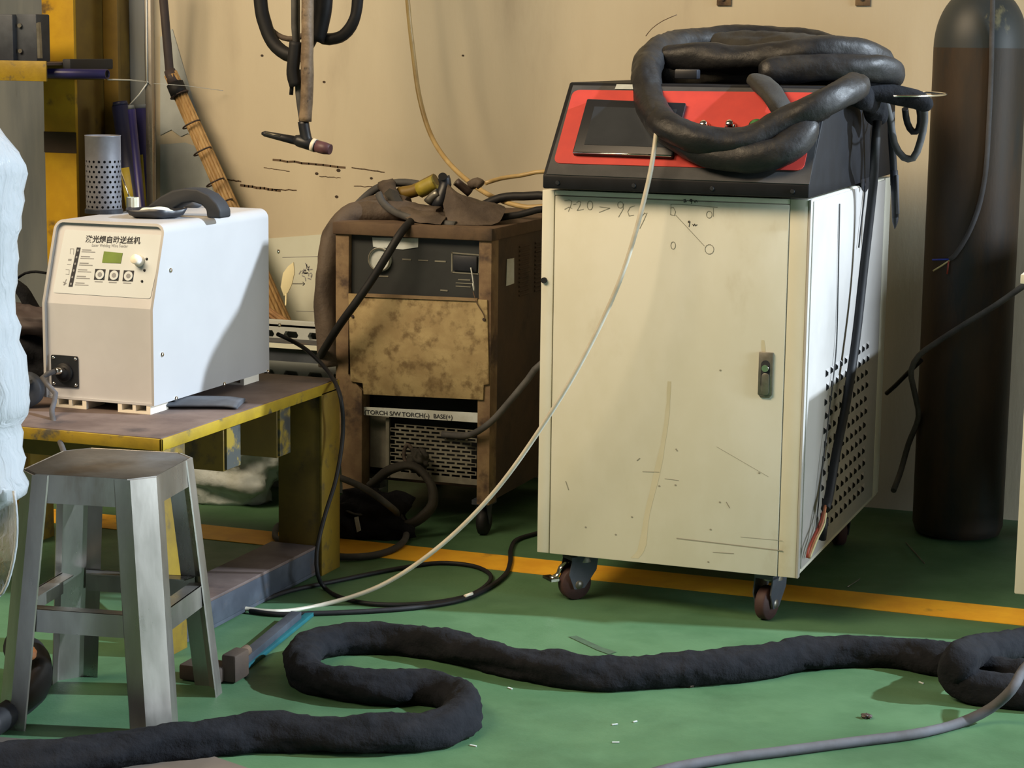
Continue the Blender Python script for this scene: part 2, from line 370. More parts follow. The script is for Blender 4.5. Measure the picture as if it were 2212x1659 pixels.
tag(o, 'pale paper sheet on the wall below the torn one', 'paper')
# ------------------------------------------------------------------ laser welding cabinet
CX0, CX1, CY0, CY1, CZ0, CZ1 = -1.5473, -.9476, 4.3366, 5.2410, .1188, .9340
t = tag(empty('laser_welder_cabinet', ((CX0+CX1)/2, (CY0+CY1)/2, 0)), 'cream cabinet on castors with red sloping control panel and black hood', 'machine')
build('body', MB().box(CX0, CX1, CY0+.003, CY1, CZ0, CZ1), 'cream', t, bevel=.003)
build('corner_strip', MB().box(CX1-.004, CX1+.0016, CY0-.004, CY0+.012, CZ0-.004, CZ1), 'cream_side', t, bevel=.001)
build('hinge_stile', MB().box(CX0, CX0+.028, CY0-.003, CY0+.004, CZ0-.004, CZ1), 'cream', t, bevel=.0012)
build('lock_stile', MB().box(CX0+.5565, CX1-.0045, CY0-.003, CY0+.004, CZ0-.004, CZ1), 'cream', t, bevel=.0012)
DX0, DX1, DY = CX0+.0305, CX0+.5545, CY0-.0045
door = build('door', MB().box(DX0, DX1, DY, CY0+.002, CZ0-.004, CZ1-.012), 'cream', t, bevel=.0015)
build('top_rail', MB().box(CX0+.029, CX0+.556, CY0-.002, CY0+.004, CZ1-.0105, CZ1), 'cream', t, bevel=.001)
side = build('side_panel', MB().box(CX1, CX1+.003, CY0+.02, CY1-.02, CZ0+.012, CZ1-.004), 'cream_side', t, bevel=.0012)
build('rear_post', MB().box(CX1-.001, CX1+.004, CY1-.075, CY1, CZ0+.008, CZ1), 'cream', t, bevel=.001)
# louvres punched in the lower half of the side panel
lv = None
for i in range(10):
    for j in range(12):
        y, z = 4.535+i*.052+(.0 if j % 2 == 0 else .012), .545-j*.0325
        if lv is None:
            mb = MB().add([(0,0,-.001),(0,0,-.018),(.006,.002,-.006),(.006,.002,-.012),(0,.036,-.001),(0,.036,-.018)], [(0,1,3,2),(2,3,5,4),(0,2,4),(1,5,3),(0,4,5,1)])
            lv = build('louvre', mb, 'cream_side', side, local=True); lv.location = Vector((CX1+.003, y, z))-ORG[side]
            lv.data.materials.append(MATS['dark_hole'])
            for p_ in lv.data.polygons:
                if p_.normal.y < -.5: p_.material_index = 1
        else: share('louvre', lv, side, Vector((CX1+.003, y, z))-ORG[side])
# lock
hp = [py(1641,760,DY-.002), py(1672,762,DY-.002), py(1666,860,DY-.002), py(1637,858,DY-.002)]
hc = (hp[0]+hp[1]+hp[2]+hp[3])/4
hx0, hx1, hz0, hz1 = hc.x-.0155, hc.x+.0155, hp[2].z, hp[0].z
lock = build('lock_plate', MB().box(hx0, hx1, DY-.006, DY+.001, hz0+.006, hz1).prism([(hx0+.006,DY-.005,hz0),(hx1-.006,DY-.005,hz0),(hx1,DY-.005,hz0+.007),(hx0,DY-.005,hz0+.007)], (0,.005,0)), 'zinc', door, bevel=.001)
lx = hc.x; build('recess', MB().prism(arc_pts((lx,DY-.0063,hz1-.027),(1,0,0),(0,0,1),.010,.010,0,math.pi,12)+arc_pts((lx,DY-.0063,hz0+.03),(1,0,0),(0,0,1),.010,.010,math.pi,2*math.pi,12), (0,.0005,0)), 'black_matte', lock)
build('lever', MB().prism(arc_pts((lx+.001,DY-.0095,hz1-.052),(1,0,0),(0,0,1),.0085,.008,0,math.pi,10)+arc_pts((lx+.001,DY-.0095,hz0+.014),(1,0,0),(0,0,1),.0085,.008,math.pi,2*math.pi,10), (0,.004,0)), 'zinc', lock, bevel=.0012)
build('key_cylinder', MB().cyl((lx, DY-.006, hz1-.034), (lx, DY-.011, hz1-.034), .0075), 'chrome', lock)
build('bolt', MB().cyl((CX0+.008, CY0-.003, py(1178,605,CY0).z), (CX0+.008, CY0-.009, py(1178,605,CY0).z), .0065), 'rubber', t)
# pencil notes on the door
NP = DY-.0006
def cr(pts): return [py(1160+x/5.027, 400+y/5.027, NP) for x, y in pts]
def loop(cx, cy, rx, ry, n=14): return [(cx+rx*math.cos(i*2*math.pi/n), cy+ry*math.sin(i*2*math.pi/n)) for i in range(n+1)]
pen = MB()
for st in ([(300,170),(350,160),(375,175),(365,225),(340,285)], [(300,262),(345,238),(378,252)], [(395,212),(425,205)],
           [(430,190),(455,172),(475,185),(465,225),(435,275),(505,262)], loop(575,220,30,48), [(680,235),(790,250),(675,295)],
           loop(905,215,30,35), [(940,200),(935,260),(885,345)], [(1060,225),(1010,240),(985,290),(1000,335),(1050,325)],
           [(1120,300),(1130,345),(1170,300),(1180,310)], [(1195,300),(1160,380),(1115,470)],
           [(1455,207),(1700,218),(1960,242)], [(1455,205),(1450,320),(1490,330),(1505,290),(1480,240),(1450,250)], loop(1870,320,30,38), [(1915,250),(1915,340)],
           [(1505,325),(1650,480),(1815,658)], loop(1478,655,25,40), loop(1872,697,48,52)):
    pen.ribbon(cr(st), .0013, (0,-1,0))
build('pencil_note', pen, 'pencil', door)['kind'] = 'stuff'
pen = MB()
for st in ([(1592,158),(1612,155),(1605,188)], [(1592,182),(1625,180)], loop(1672,165,12,10), [(1684,165),(1676,200)], [(1700,165),(1715,188),(1728,165),(1742,185)],
           loop(1652,398,9,9), [(1661,398),(1650,452)], [(1690,425),(1700,442),(1712,422),(1722,442),(1738,428)]): pen.ribbon(cr(st), .0016, (0,-1,0))
build('ink_note', pen, 'pencil_dark', door)
# drip stain and pale wiped patch on the door
def smear(pts, w0, w1, mm, off):
    P = spline([py(x, y, NP+off) for x, y in pts], .02); mb = MB(); n = len(P); vs = []
    for i, p in enumerate(P):
        w = (w0+(w1-w0)*i/(n-1))*(1+.35*mnoise.noise(Vector((i*.7, w0*100, 0)))); vs += [p+Vector((-w,0,0)), p+Vector((w,0,0))]
    mb.add(vs, [(2*i, 2*i+1, 2*i+3, 2*i+2) for i in range(n-1)]); return build('stain', mb, mm, door)
smear([(1446,824),(1442,890),(1432,960),(1415,1040),(1398,1110),(1384,1190),(1370,1206)], .004, .008, 'cream_stain', .0003)
smear([(1648,735),(1650,762)], .003, .005, 'cream_stain', .0003)
# scuffs and scratches on the door
sc = MB()
for a, b, w in (((1462,1163),(1690,1190),.0022), ((1540,1193),(1585,1196),.0015), ((1222,1040),(1228,1058),.002), ((1569,1085),(1576,1097),.002), ((1388,1019),(1424,1020),.0012),
                ((1460,970),(1463,974),.003), ((1376,995),(1382,990),.002), ((1548,965),(1660,1030),.0008), ((1600,1160),(1690,1168),.0008), ((1436,1034),(1466,1038),.001)):
    sc.ribbon([py(*a, NP), py(*b, NP)], w, (0,-1,0))
for x, y in ((1330,1155),(1365,1117),(1459,1048),(1530,1214),(1535,1144),(1640,1022),(1556,800),(1424,1050),(1265,1139),(1555,1085)):
    c = py(x, y, NP); sc.add(arc_pts(c, (1,0,0), (0,0,1), .0025, .002, 0, 5.6, 7), [tuple(range(8))])
build('scuff_marks', sc, 'pencil', door)['kind'] = 'stuff'
# hood
HX0, HX1 = -1.532, -.9425; HY0, HY1 = 4.290, 5.25
prof = [(HY0,.940),(HY0,.969),(4.460,1.167),(HY1,1.167),(HY1,.940)]
hood = build('hood', MB().prism([(HX0,y,z) for y, z in prof], (HX1-HX0,0,0)), 'black_hood', t, bevel=.004)
for k in range(4):
    x = HX0+.035+k*(HX1-HX0-.07)/3; build('hood_screw', MB().cyl((x, HY0, .9535), (x, HY0-.003, .9535), .0055, .004), 'black_plastic', hood)
SL = Vector((0, .170, .198)).normalized(); SN = Vector((0, -.198, .170)).normalized(); SP = Vector((0, HY0, .969))
def ps(x, y, off=.0): return pplane(x, y, SP+SN*off, SN)
def splate(q, off, th): return MB().prism([p for p in q], SN*(-th))
def round_poly(P, r, n=5):
    out = []; m = len(P)
    for i in range(m):
        a, b, c = Vector(P[i-1]), Vector(P[i]), Vector(P[(i+1) % m]); u = (a-b).normalized(); w = (c-b).normalized()
        p, q = b+u*r, b+w*r
        for k in range(n+1):
            tt = k/n; out.append(p*(1-tt)**2+b*2*tt*(1-tt)+q*tt*tt)
    return out
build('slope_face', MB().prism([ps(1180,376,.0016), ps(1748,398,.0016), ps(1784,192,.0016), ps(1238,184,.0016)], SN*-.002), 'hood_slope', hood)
red = build('control_panel', MB().prism(round_poly([ps(1195,352,.0035), ps(1735,368,.0035), ps(1770,200,.0035), ps(1238,194,.0035)], .018), SN*-.004), 'red_panel', hood)
scr = build('touch_screen', MB().prism(round_poly([ps(1236,330,.014), ps(1452,338,.014), ps(1482,222,.014), ps(1268,213,.014)], .004), SN*-.012), 'screen_frame', hood, bevel=.002)
build('screen_glass', MB().prism([ps(1262,312,.0148), ps(1436,318,.0148), ps(1462,236,.0148), ps(1284,230,.0148)], SN*-.001), 'screen_glass', scr)
build('chrome_strip', MB().tube([ps(1238,329,.0148), ps(1450,337,.0148)], .0022, 6), 'chrome', scr)
for x, y in ((1522,276), (1578,275)):
    p = ps(x, y, .003); b = build('push_button', MB().lathe([(.0135,0),(.0135,.004),(.011,.008),(.0085,.010),(.0085,.016),(.006,.019),(0,.0195)], p, SN, 20), 'chrome', red)
p = ps(1634, 272, .003); b = build('indicator_lamp', MB().lathe([(.0145,0),(.0145,.005),(.012,.009),(0,.0125)], p, SN, 20), 'green_button', red)
build('lamp_bezel', MB().lathe([(.0165,0),(.0165,.004),(.0148,.006),(.0148,.0)], p, SN, 20), 'black_plastic', b)
build('tape_piece', MB().prism([ps(1328,192,.0045), ps(1392,193,.0045), ps(1394,183,.0045), ps(1332,182,.0045)], SN*-.0015), 'label_white', hood)
# castors
def castor(cx, cy, ang, brake):
    ca, sa = math.cos(ang), math.sin(ang)
    def L(x, y, z): return Vector((cx+ca*x-sa*y, cy+sa*x+ca*y, z))
    A = L(1,0,0)-L(0,0,0); B = L(0,1,0)-L(0,0,0)
    c = build('castor', MB().obox(L(0,0,.113), A, B, (0,0,1), .036, .030, .006).cyl(L(0,0,.088), L(0,0,.108), .026, .022), 'zinc', t, bevel=.001)
    fk = MB()
    for sgn in (-1, 1):
        fk.prism([L(sgn*.020, -.036, .100), L(sgn*.020, .030, .100), L(sgn*.020, .026, .070), L(sgn*.020, -.004, .030), L(sgn*.020, -.030, .028), L(sgn*.020, -.044, .062)], A*(.003*sgn))
    fk.obox(L(0,-.004,.099), A, B, (0,0,1), .023, .034, .004)
    build('fork', fk, 'steel_dark', c)
    w = build('wheel', MB().lathe([(.006,-.015),(.026,-.015),(.028,-.013),(.036,-.012),(.038,-.009),(.038,.009),(.036,.012),(.028,.013),(.026,.015),(.006,.015)], L(0,-.018,.038), A, 32), 'castor_red', c)
    build('hub', MB().lathe([(0,-.024),(.010,-.024),(.012,-.017),(.012,.017),(.010,.024),(0,.024)], L(0,-.018,.038), A, 16), 'zinc', c)
    if brake:
        P = spline([L(-.012,-.030,.086), L(-.010,-.050,.074), L(-.012,-.056,.058), L(-.016,-.072,.050)], .005)
        build('brake_pedal', MB().tube(P, [.007]*len(P), 8, flat=.5).obox(L(-.018,-.070,.049), A, B, (0,0,1), .022, .010, .003), 'chrome', c)
castor(CX0+.085, CY0+.065, -.75, True); castor(CX1-.075, CY0+.075, -.25, False)
castor(CX0+.085, CY1-.075, .3, False); castor(CX1-.085, CY1-.075, .5, False)

# hose coil lying on the hood
def hpts(seq):
    out = []
    for q in seq:
        if len(q) == 3 and q[2] > 2: out.append(py(*q))
        else: out.append(ps(q[0], q[1], q[2]))
    return out
coil = tag(empty('hose_coil', (-1.2, 4.75, 1.167)), 'coiled black sleeved hose piled on the cream cabinet hood', 'hose')
def strand(name, seq, r, m, jit=.12, seed=0.0, fold=.04, n=24, flat=1.0, taper=False, parent=coil):
    P = spline(hpts(seq), .007); R = [r]*len(P)
    R = [r*min(1, .55+.45*math.sqrt(min(i, len(P)-1-i)/3.0)) if min(i, len(P)-1-i) < 3 else r for i in range(len(P))]
    return build(name, MB().tube(P, R, n, jit=jit, fq=11, seed=seed, fold=fold, flat=flat, wr=.035), m, parent)
strand('outer_loop', [(1885,158,4.78),(1820,118,4.95),(1740,92,5.02),(1640,84,5.02),(1540,88,4.95),(1455,98,4.80),(1408,122,4.62),(1396,165,4.50),(1402,215,4.43),(1425,262,.045),(1475,302,.036),(1545,332,.033),(1620,340,.033),(1690,325,.033),(1732,292,.03),(1742,265,.022)], .0325, 'hose_leather', .14, 1.0)
strand('front_loop', [(1412,235,4.42),(1440,272,.07),(1495,300,.066),(1560,308,.055),(1630,298,.048),(1700,262,.05),(1770,226,.056),(1825,202,4.42),(1858,180,4.50)], .0295, 'hose_leather', .12, 2.0)
strand('middle_loop', [(1425,128,4.62),(1500,122,4.62),(1580,130,4.62),(1660,124,4.62),(1740,110,4.62),(1810,108,4.65),(1870,118,4.70),(1915,140,4.78)], .031, 'hose_leather', .12, 3.0)
strand('lower_loop', [(1640,158,4.56),(1700,152,4.58),(1780,146,4.60),(1860,146,4.64),(1915,152,4.70),(1932,165,4.76)], .029, 'hose_leather', .10, 4.0)
strand('under_loop', [(1425,160,4.62),(1500,162,4.64),(1580,162,4.66),(1660,168,4.68),(1760,172,4.72),(1850,178,4.76)], .026, 'hose_olive', .2, 5.0)
strand('inner_loop', [(1430,128,4.9),(1490,112,4.92),(1560,100,4.92),(1640,95,4.90),(1720,98,4.88),(1790,112,4.85)], .027, 'hose_olive', .35, 6.0, .1)
strand('rear_loop', [(1380,150,4.85),(1420,142,4.9),(1520,140,5.0),(1660,140,5.05),(1800,150,5.0),(1880,165,4.9)], .025, 'hose_olive', .2, 7.0)
strand('hose_end', [(1374,152,4.60),(1395,150,4.62),(1440,152,4.66)], .023, 'leather_brown', .08, 8.0)
strand('strap', [(1632,168,4.50),(1655,190,4.44),(1675,214,.03),(1698,250,.02)], .027, 'hose_olive', .1, 9.0, flat=.55)
strand('overhang', [(1790,190,4.60),(1860,192,4.66),(1930,204,4.70),(1985,216,4.72),(2008,230,4.74)], .021, 'fabric_black', .12, 10.0)
strand('side_drape', [(1850,205,4.62),(1880,218,4.72),(1895,245,4.80),(1898,262,4.82)], .026, 'fabric_black', .15, 11.0)
build('connector', MB().obox(py(1485,160,4.52), (1,0,0), (0,1,0), (0,0,1), .026, .014, .0105), 'black_plastic', coil, bevel=.003)
# edge stitching teeth along the outer loop
for k in range(5):
    p = py(1425+k*17, 128-k*4.5, 4.66); build('seam_tooth', MB().lathe([(0,-.004),(.007,0),(0,.012)], p, (0,-.3,-1), 4, smooth=False), 'rubber', coil)
# steel wire ring
P = arc_pts(py(1958,203,4.80), (1,0,0), (0,1,.02), .088, .12, 0, 2*math.pi, 48)
o = build('wire_ring', MB().tube(P, .0026, 6, caps=False), 'chrome'); tag(o, 'thin shiny wire ring resting on the hose coil beside the gas cylinder', 'wire ring')
# cables hanging off the side of the hood
def cable(name, pts, r, m, label, cat='cable', n=8, step=.02, parent=None, jit=0, zmin=None, group=None):
    P = spline(pts, step); o = build(name, MB().tube(P, r, n, jit=jit, zmin=zmin), m, parent)
    if parent is None: tag(o, label, cat, group)
    return o
cable('cable_loop', [py(1912,215,4.84), py(1924,262,4.86), py(1932,310,4.86), py(1952,340,4.86), py(1972,342,4.86), py(1988,306,4.86), py(1997,262,4.86), py(1996,225,4.84)], .0085, 'rubber_dusty', 'U-shaped grey cable loop hanging below the coil beside the gas cylinder', n=12)
cable('cable_loop', [py(1955,235,4.95), py(1960,265,4.97), py(1972,285,4.97), py(1984,280,4.97), py(1988,250,4.96), py(1984,228,4.95)], .008, 'rubber', 'short dark cable loop behind the longer grey loop', n=12)
o = tag(empty('torch_lead', py(1932,400,4.90)), 'black lead with grey pointed tip hanging beside the cabinet', 'cable')
build('lead', MB().tube(spline([py(1925,240,4.86), py(1926,300,4.88), py(1930,360,4.90), py(1931,400,4.90)], .02), .0085, 10), 'rubber', o)
build('sleeve', MB().tube([py(1931,368,4.90), py(1934,470,4.90)], [.0095,.008], 12), 'black_plastic', o)
build('sheath', MB().tube([py(1937,378,4.895), py(1939,462,4.895)], .0045, 10), 'rubber_grey', o)
build('tip', MB().lathe([(.008,0),(.007,.012),(.002,.026),(0,.03)], py(1934,468,4.90), (0,0,-1), 12), 'black_plastic', o)
SX = CX1+.03
cable('power_cable', [pX(1895,262,SX+.03), pX(1890,330,SX+.03), pX(1886,400,SX+.014), pX(1866,580,SX), pX(1848,740,SX), pX(1828,870,SX), pX(1806,980,SX), pX(1790,1075,SX), pX(1783,1100,SX)], .0105, 'rubber', 'thick black power cable hanging down the white side of the cream cabinet', n=12)
o = tag(empty('bare_wires', pX(1760,1190,CX1+.02)), 'frayed copper wires at the lower front corner of the cabinet side', 'wires')
for k, (mm, dx, r) in enumerate((('copper', 0, .0035), ('wire_yellow', 5, .0028), ('wire_red', -5, .003))):
    build('strand', MB().tube(spline([pX(1783+dx*.3,1092,SX-.004*k), pX(1776+dx,1130,SX-.004*k), pX(1762+dx,1160,SX-.01), pX(1752+dx,1185,SX-.012), pX(1746+dx*.6,1205,SX-.014)], .01), r, 6), mm, o)
build('insulation', MB().tube([pX(1782,1118,SX-.01), pX(1776,1165,SX-.016)], .009, 8), 'rubber', o)
cable('thin_wire', [pX(1868,392,CX1+.006), pX(1868,420,CX1+.008), pX(1862,470,CX1+.008), pX(1855,535,CX1+.008)], .0018, 'rubber', 'thin black wire hanging under the hood on the cabinet side', n=6)
cable('thin_wire', [pX(1814,440,CX1+.006), pX(1812,540,CX1+.006), pX(1810,640,CX1+.006), pX(1806,760,CX1+.008), pX(1790,900,CX1+.012), pX(1772,1050,CX1+.012), pX(1760,1170,CX1+.012)], .0016, 'rubber_dusty', 'long thin grey wire running down the cabinet side', n=6)
build('wire_clip', MB().prism([pX(1857,388,CX1+.004), pX(1880,382,CX1+.004), pX(1876,404,CX1+.004), pX(1868,416,CX1+.004), pX(1862,408,CX1+.004)], (.002,0,0)), 'black_plastic', t)
# white wire-feed tube running from the coil down to the floor
WF = [ps(1422,248,.075), ps(1412,330,.06), py(1400,395,4.25), py(1345,590,4.22), py(1262,770,4.20), py(1168,925,4.20), py(1060,1072,4.20), py(940,1188,4.18), py(820,1266,4.15), py(690,1308,4.10)]
WF += [pz(590,1321,.008), pz(520,1313,.012), pz(468,1298,.05), pz(430,1278,.085), pz(380,1248,.09), pz(330,1222,.085)]
cable('feed_tube', WF, .0052, 'tube_white', 'thin white feed tube sagging from the hose coil down to the floor', 'tube', n=10)
cable('stray_wire', [py(1395,78,4.9), py(1408,62,4.9), py(1432,45,4.9), py(1462,32,4.9)], .001, 'rust', 'hair thin curved wire sticking up behind the hose coil', 'wire', n=5)

# ------------------------------------------------------------------ second cream cabinet at the right edge of the picture
o = tag(empty('side_cabinet', (-.38, 4.95, 0)), 'cream cabinet cut off by the right edge of the picture', 'machine')
RX0, RX1, RY0, RY1 = -.503, -.255, 4.470, 5.46
build('body', MB().box(RX0, RX1, RY0, RY1, .094, .768), 'cream', o, bevel=.003)
build('top_plate', MB().box(RX0-.020, RX1+.02, RY0-.012, RY1+.01, .766, .786), 'cream', o, bevel=.002)
d = build('door', MB().box(RX0+.03, RX1-.03, RY0-.004, RY0+.002, .11, .76), 'cream', o, bevel=.001)
build('lock_plate', MB().box(RX1-.075, RX1-.045, RY0-.010, RY0-.003, .42, .52), 'zinc', d, bevel=.001)
for x, y in ((RX0+.05, RY0+.06), (RX1-.06, RY0+.06), (RX0+.05, RY1-.07), (RX1-.06, RY1-.07)):
    c = build('castor', MB().box(x-.03, x+.03, y-.03, y+.03, .086, .095).prism([(x-.02,y-.02,.098),(x-.02,y+.02,.098),(x-.02,y,.03)], (.003,0,0)).prism([(x+.017,y-.02,.098),(x+.017,y+.02,.098),(x+.017,y,.03)], (.003,0,0)), 'zinc', o)
    build('wheel', MB().lathe([(.0,-.013),(.03,-.013),(.038,-.009),(.038,.009),(.03,.013),(0,.013)], (x, y-.005, .038), (1,0,0), 24), 'castor_red', c)

# ------------------------------------------------------------------ gas cylinder
GC = Vector((-.762, 5.40, 0)); GR = .116
o = tag(empty('gas_cylinder', GC), 'tall rusty brown gas cylinder with dark domed shoulder', 'gas cylinder')
build('body', MB().lathe([(0,.004),(.09,.003),(.108,.008),(GR,.03),(GR,1.255)], GC, n=56), 'gas_body', o)
build('shoulder', MB().lathe([(GR,1.255)]+[(.026+(GR-.026)*math.cos(a), 1.255+.145*math.sin(a)) for a in [i*math.pi/24 for i in range(1, 12)]]+[(.026,1.405),(.026,1.43),(0,1.43)], GC, n=56), 'gas_top', o)
build('neck_ring', MB().lathe([(.026,1.40),(.036,1.402),(.036,1.428),(.026,1.43)], GC, n=32), 'zinc', o)
v = build('valve', MB().cyl(GC+Vector((0,0,1.43)), GC+Vector((0,0,1.52)), .014).cyl(GC+Vector((0,0,1.475)), GC+Vector((.05,0,1.475)), .010), 'zinc', o)
build('handwheel', MB().lathe([(.012,1.52),(.028,1.522),(.030,1.53),(.028,1.538),(.012,1.54)], GC, n=16), 'black_plastic', v)
YF = GC.y-GR-.006
def gf(x, y, off=.008):  # point on the cylinder front
    for_y = GC.y-GR
    p = py(x, y, for_y)
    for _ in range(4):
        dx = max(-GR, min(GR, p.x-GC.x)); p = py(x, y, GC.y-math.sqrt(max(0.0, (GR+off)**2-dx*dx)))
    return p
o = tag(empty('signal_cable', gf(2100, 480)), 'grey cable hanging over the gas cylinder with blue, yellow and red wire ends', 'cable')
build('sheath', MB().tube(spline([gf(2146,-60), gf(2143,60), gf(2141,160), gf(2136,270), gf(2128,380), gf(2112,455), gf(2088,512), gf(2062,552), gf(2052,560)], .02), .0062, 10), 'rubber_grey', o)
build('blue_wire', MB().tube([gf(2052,560), gf(2014,561)], .0022, 6), 'wire_blue', o)
build('yellow_wire', MB().tube([gf(2052,562), gf(2034,574), gf(2016,585)], .0022, 6), 'wire_yellow', o)
build('red_wire', MB().tube([gf(2049,564), gf(2046,592)], .0022, 6), 'wire_red', o)
cable('gas_hose', [py(2240,600,5.05), py(2205,622,5.10), py(2150,660,5.16), py(2085,700,5.22), py(2020,742,5.26), py(1985,768,5.27), py(1968,800,5.28), py(1976,850,5.30), py(1984,900,5.33), py(1962,960,5.36), py(1945,1020,5.36), py(1930,1060,5.3)], .0075, 'rubber_dusty', 'brown rubber hose crossing in front of the gas cylinder', 'hose', n=10)
cable('thin_hose', [py(1990,778,5.30), py(1962,805,5.33), py(1932,835,5.36), py(1915,850,5.38)], .006, 'rubber', 'short dark hose stub between the cabinet and gas cylinder', 'hose')
cable('floor_wire', [pz(1957,1172,.004), pz(1975,1192,.004), pz(1997,1217,.004)], .0016, 'zinc', 'short shiny wire scrap on the floor before the gas cylinder', 'wire scrap', n=5)
cable('floor_wire', [pz(1830,1268,.003), pz(1846,1258,.003), pz(1858,1250,.003)], .0014, 'zinc', 'short shiny wire scrap on the floor by the cabinet', 'wire scrap', n=5)

# ------------------------------------------------------------------ old arc welder
VX0, VX1, VY0, VY1, VZ0, VZ1 = -2.294, -1.864, 4.850, 5.50, .090, .795
o = tag(empty('arc_welder', ((VX0+VX1)/2, (VY0+VY1)/2, 0)), 'rusty old brown arc welder with black control panel', 'welding machine')
welder = o
build('top_cover', MB().box(VX0-.006, VX1+.004, VY0-.008, VY1, VZ1-.032, VZ1), 'rust', o, bevel=.004)
build('left_post', MB().prism([(VX0,VY0,VZ1-.032),(VX0+.038,VY0,VZ1-.032),(VX0+.036,VY0,.40),(VX0+.075,VY0,.36),(VX0+.075,VY0,VZ0),(VX0+.02,VY0,VZ0),(VX0,VY0,.35)], (0,.05,0)), 'rust_post', o, bevel=.0015)
build('right_post', MB().box(VX1-.034, VX1, VY0, VY0+.05, VZ0-.002, VZ1-.032), 'rust_post', o, bevel=.0015)
sd = build('side_panel', MB().box(VX1-.006, VX1-.001, VY0+.045, VY1, VZ0+.005, VZ1-.03), 'rust_dark', o)
build('far_side_panel', MB().box(VX0+.001, VX0+.006, VY0+.045, VY1, VZ0+.005, VZ1-.03), 'rust_dark', o)
build('back_panel', MB().box(VX0+.006, VX1-.006, VY1-.02, VY1-.012, VZ0+.01, VZ1-.032), 'rust_dark', o)
build('base_pan', MB().box(VX0+.01, VX1-.008, VY0+.16, VY1-.02, VZ0+.004, VZ0+.016), 'rust_dark', o)
build('inner_box', MB().box(VX0+.04, VX1-.036, VY0+.15, VY0+.17, .15, VZ1-.032), 'black_matte', o)
fc = build('control_face', MB().box(VX0+.036, VX1-.034, VY0+.016, VY0+.026, .59, VZ1-.031), 'welder_face', o)
FY = VY0+.0155
g = py(822, 560, FY); dial = build('gauge', MB().lathe([(.0,.004),(.026,.004),(.0275,.009),(.0305,.009),(.0315,.006),(.0315,-.002)], (g.x, FY, g.z), (0,-1,0), 36, smooth=False), 'label_white', fc)
build('bezel_ring', MB().lathe([(.0275,.0088),(.0275,.011),(.0305,.011),(.0305,.0088)], (g.x, FY, g.z), (0,-1,0), 36), 'grille_metal', dial)
build('name_label', MB().prism([py(804,513,FY-.002), py(903,515,FY-.002), py(903,534,FY-.002), py(870,539,FY-.002), py(806,533,FY-.002)], (0,.002,0)), 'label_white', fc)
fr = MB(); q = [py(976,546,FY-.001), py(1036,551,FY-.001), py(1034,592,FY-.001), py(976,588,FY-.001)]
fr.ribbon(q+[q[0]], .0035, (0,-1,0)); sw = build('switch_frame', fr, 'grille_metal', fc)
build('switch_block', MB().box(q[0].x+.006, q[1].x-.006, FY-.006, FY+.002, q[2].z+.006, q[0].z-.006), 'black_plastic', fc, bevel=.001)
lb = MB()
for a, b, w in (((870,560),(887,561),.004), ((904,562),(924,563),.003), ((940,564),(962,565),.004), ((806,596),(838,597),.0035), ((990,604),(1015,605),.003), ((985,611),(1018,613),.0025), ((985,618),(1016,620),.0025), ((952,627),(966,628),.004)):
    lb.ribbon([py(*a, FY-.001), py(*b, FY-.001)], w, (0,-1,0))
build('label_strips', lb, 'grille_metal', fc)
cable('control_wire', [py(1017,578,FY-.012), py(1021,600,FY-.014), py(1024,628,FY-.014), py(1021,612,FY-.016)], .0018, 'label_white', '', n=6, parent=fc, step=.005)
cable('fine_wire', [py(1022,630,FY-.012), py(1030,655,VY0-.012), py(1045,680,VY0-.012), py(1048,694,VY0-.012)], .0013, 'rust', '', n=5, parent=fc, step=.01)
# cream front cover, notched at its lower corners
CY = VY0-.006
cov = build('front_cover', MB().prism([py(x,y,CY) for x,y in ((752,634),(1052,648),(1056,830),(1045,832),(1043,864),(785,852),(783,828),(757,824))], (0,.006,0)), 'welder_cover', o, bevel=.001)
build('cover_lip', MB().prism([py(x,y,CY-.004) for x,y in ((776,634),(1030,645),(1030,651),(776,641))], (0,.01,0)), 'rust_post', cov)
for x, y in ((762,683),(1046,690)): p = py(x,y,CY); build('rivet', MB().cyl(p, p+Vector((0,-.003,0)), .004), 'wire_dark', cov)
# terminal strip with lettering
SY = VY0+.012
st = build('terminal_strip', MB().prism([py(782,879,SY), py(1047,893,SY), py(1047,914,SY), py(782,896,SY)], (0,.004,0)), 'label_white', o)
sdir = (py(1047,903,SY)-py(782,887,SY)).normalized(); su = Vector((0,-1,0)).cross(sdir)*-1
if su.z < 0: su = -su
for s_, x, y, k in (('(TORCH S/W', 787, 894, 1.45), ('TORCH(-)', 868, 899, 1.45), ('BASE(+)', 936, 903, 1.3)):
    build('lettering', text_mb(s_, .0155, py(x, y, SY-.0008), sdir, su, sx=k*.78, bold=.0003), 'ink', st)
# perforated grille: rows of slots cut through a sheet
GY = VY0+.03
def slot_panel(x0, z0, cols, rows, pw, ph, sw_, sh, y, th):
    mb = MB()
    for r in range(rows):
        off = pw*.5 if r % 2 else 0
        for c in range(cols):
            X, Z = x0+c*pw+off, z0+r*ph; a, b = (pw-sw_)/2, (ph-sh)/2
            o_ = [(X,Z),(X+pw,Z),(X+pw,Z+ph),(X,Z+ph)]; i_ = [(X+a,Z+b),(X+pw-a,Z+b),(X+pw-a,Z+ph-b),(X+a,Z+ph-b)]
            V = [(p[0],y,p[1]) for p in o_]+[(p[0],y,p[1]) for p in i_]+[(p[0],y+th,p[1]) for p in i_]
            mb.add(V, [(k,(k+1)%4,4+(k+1)%4,4+k) for k in range(4)]+[(4+k,4+(k+1)%4,8+(k+1)%4,8+k) for k in range(4)])
    return mb
ga = py(842,1010,GY); gb = py(1046,1030,GY); gpw = .0285; gcols = 8
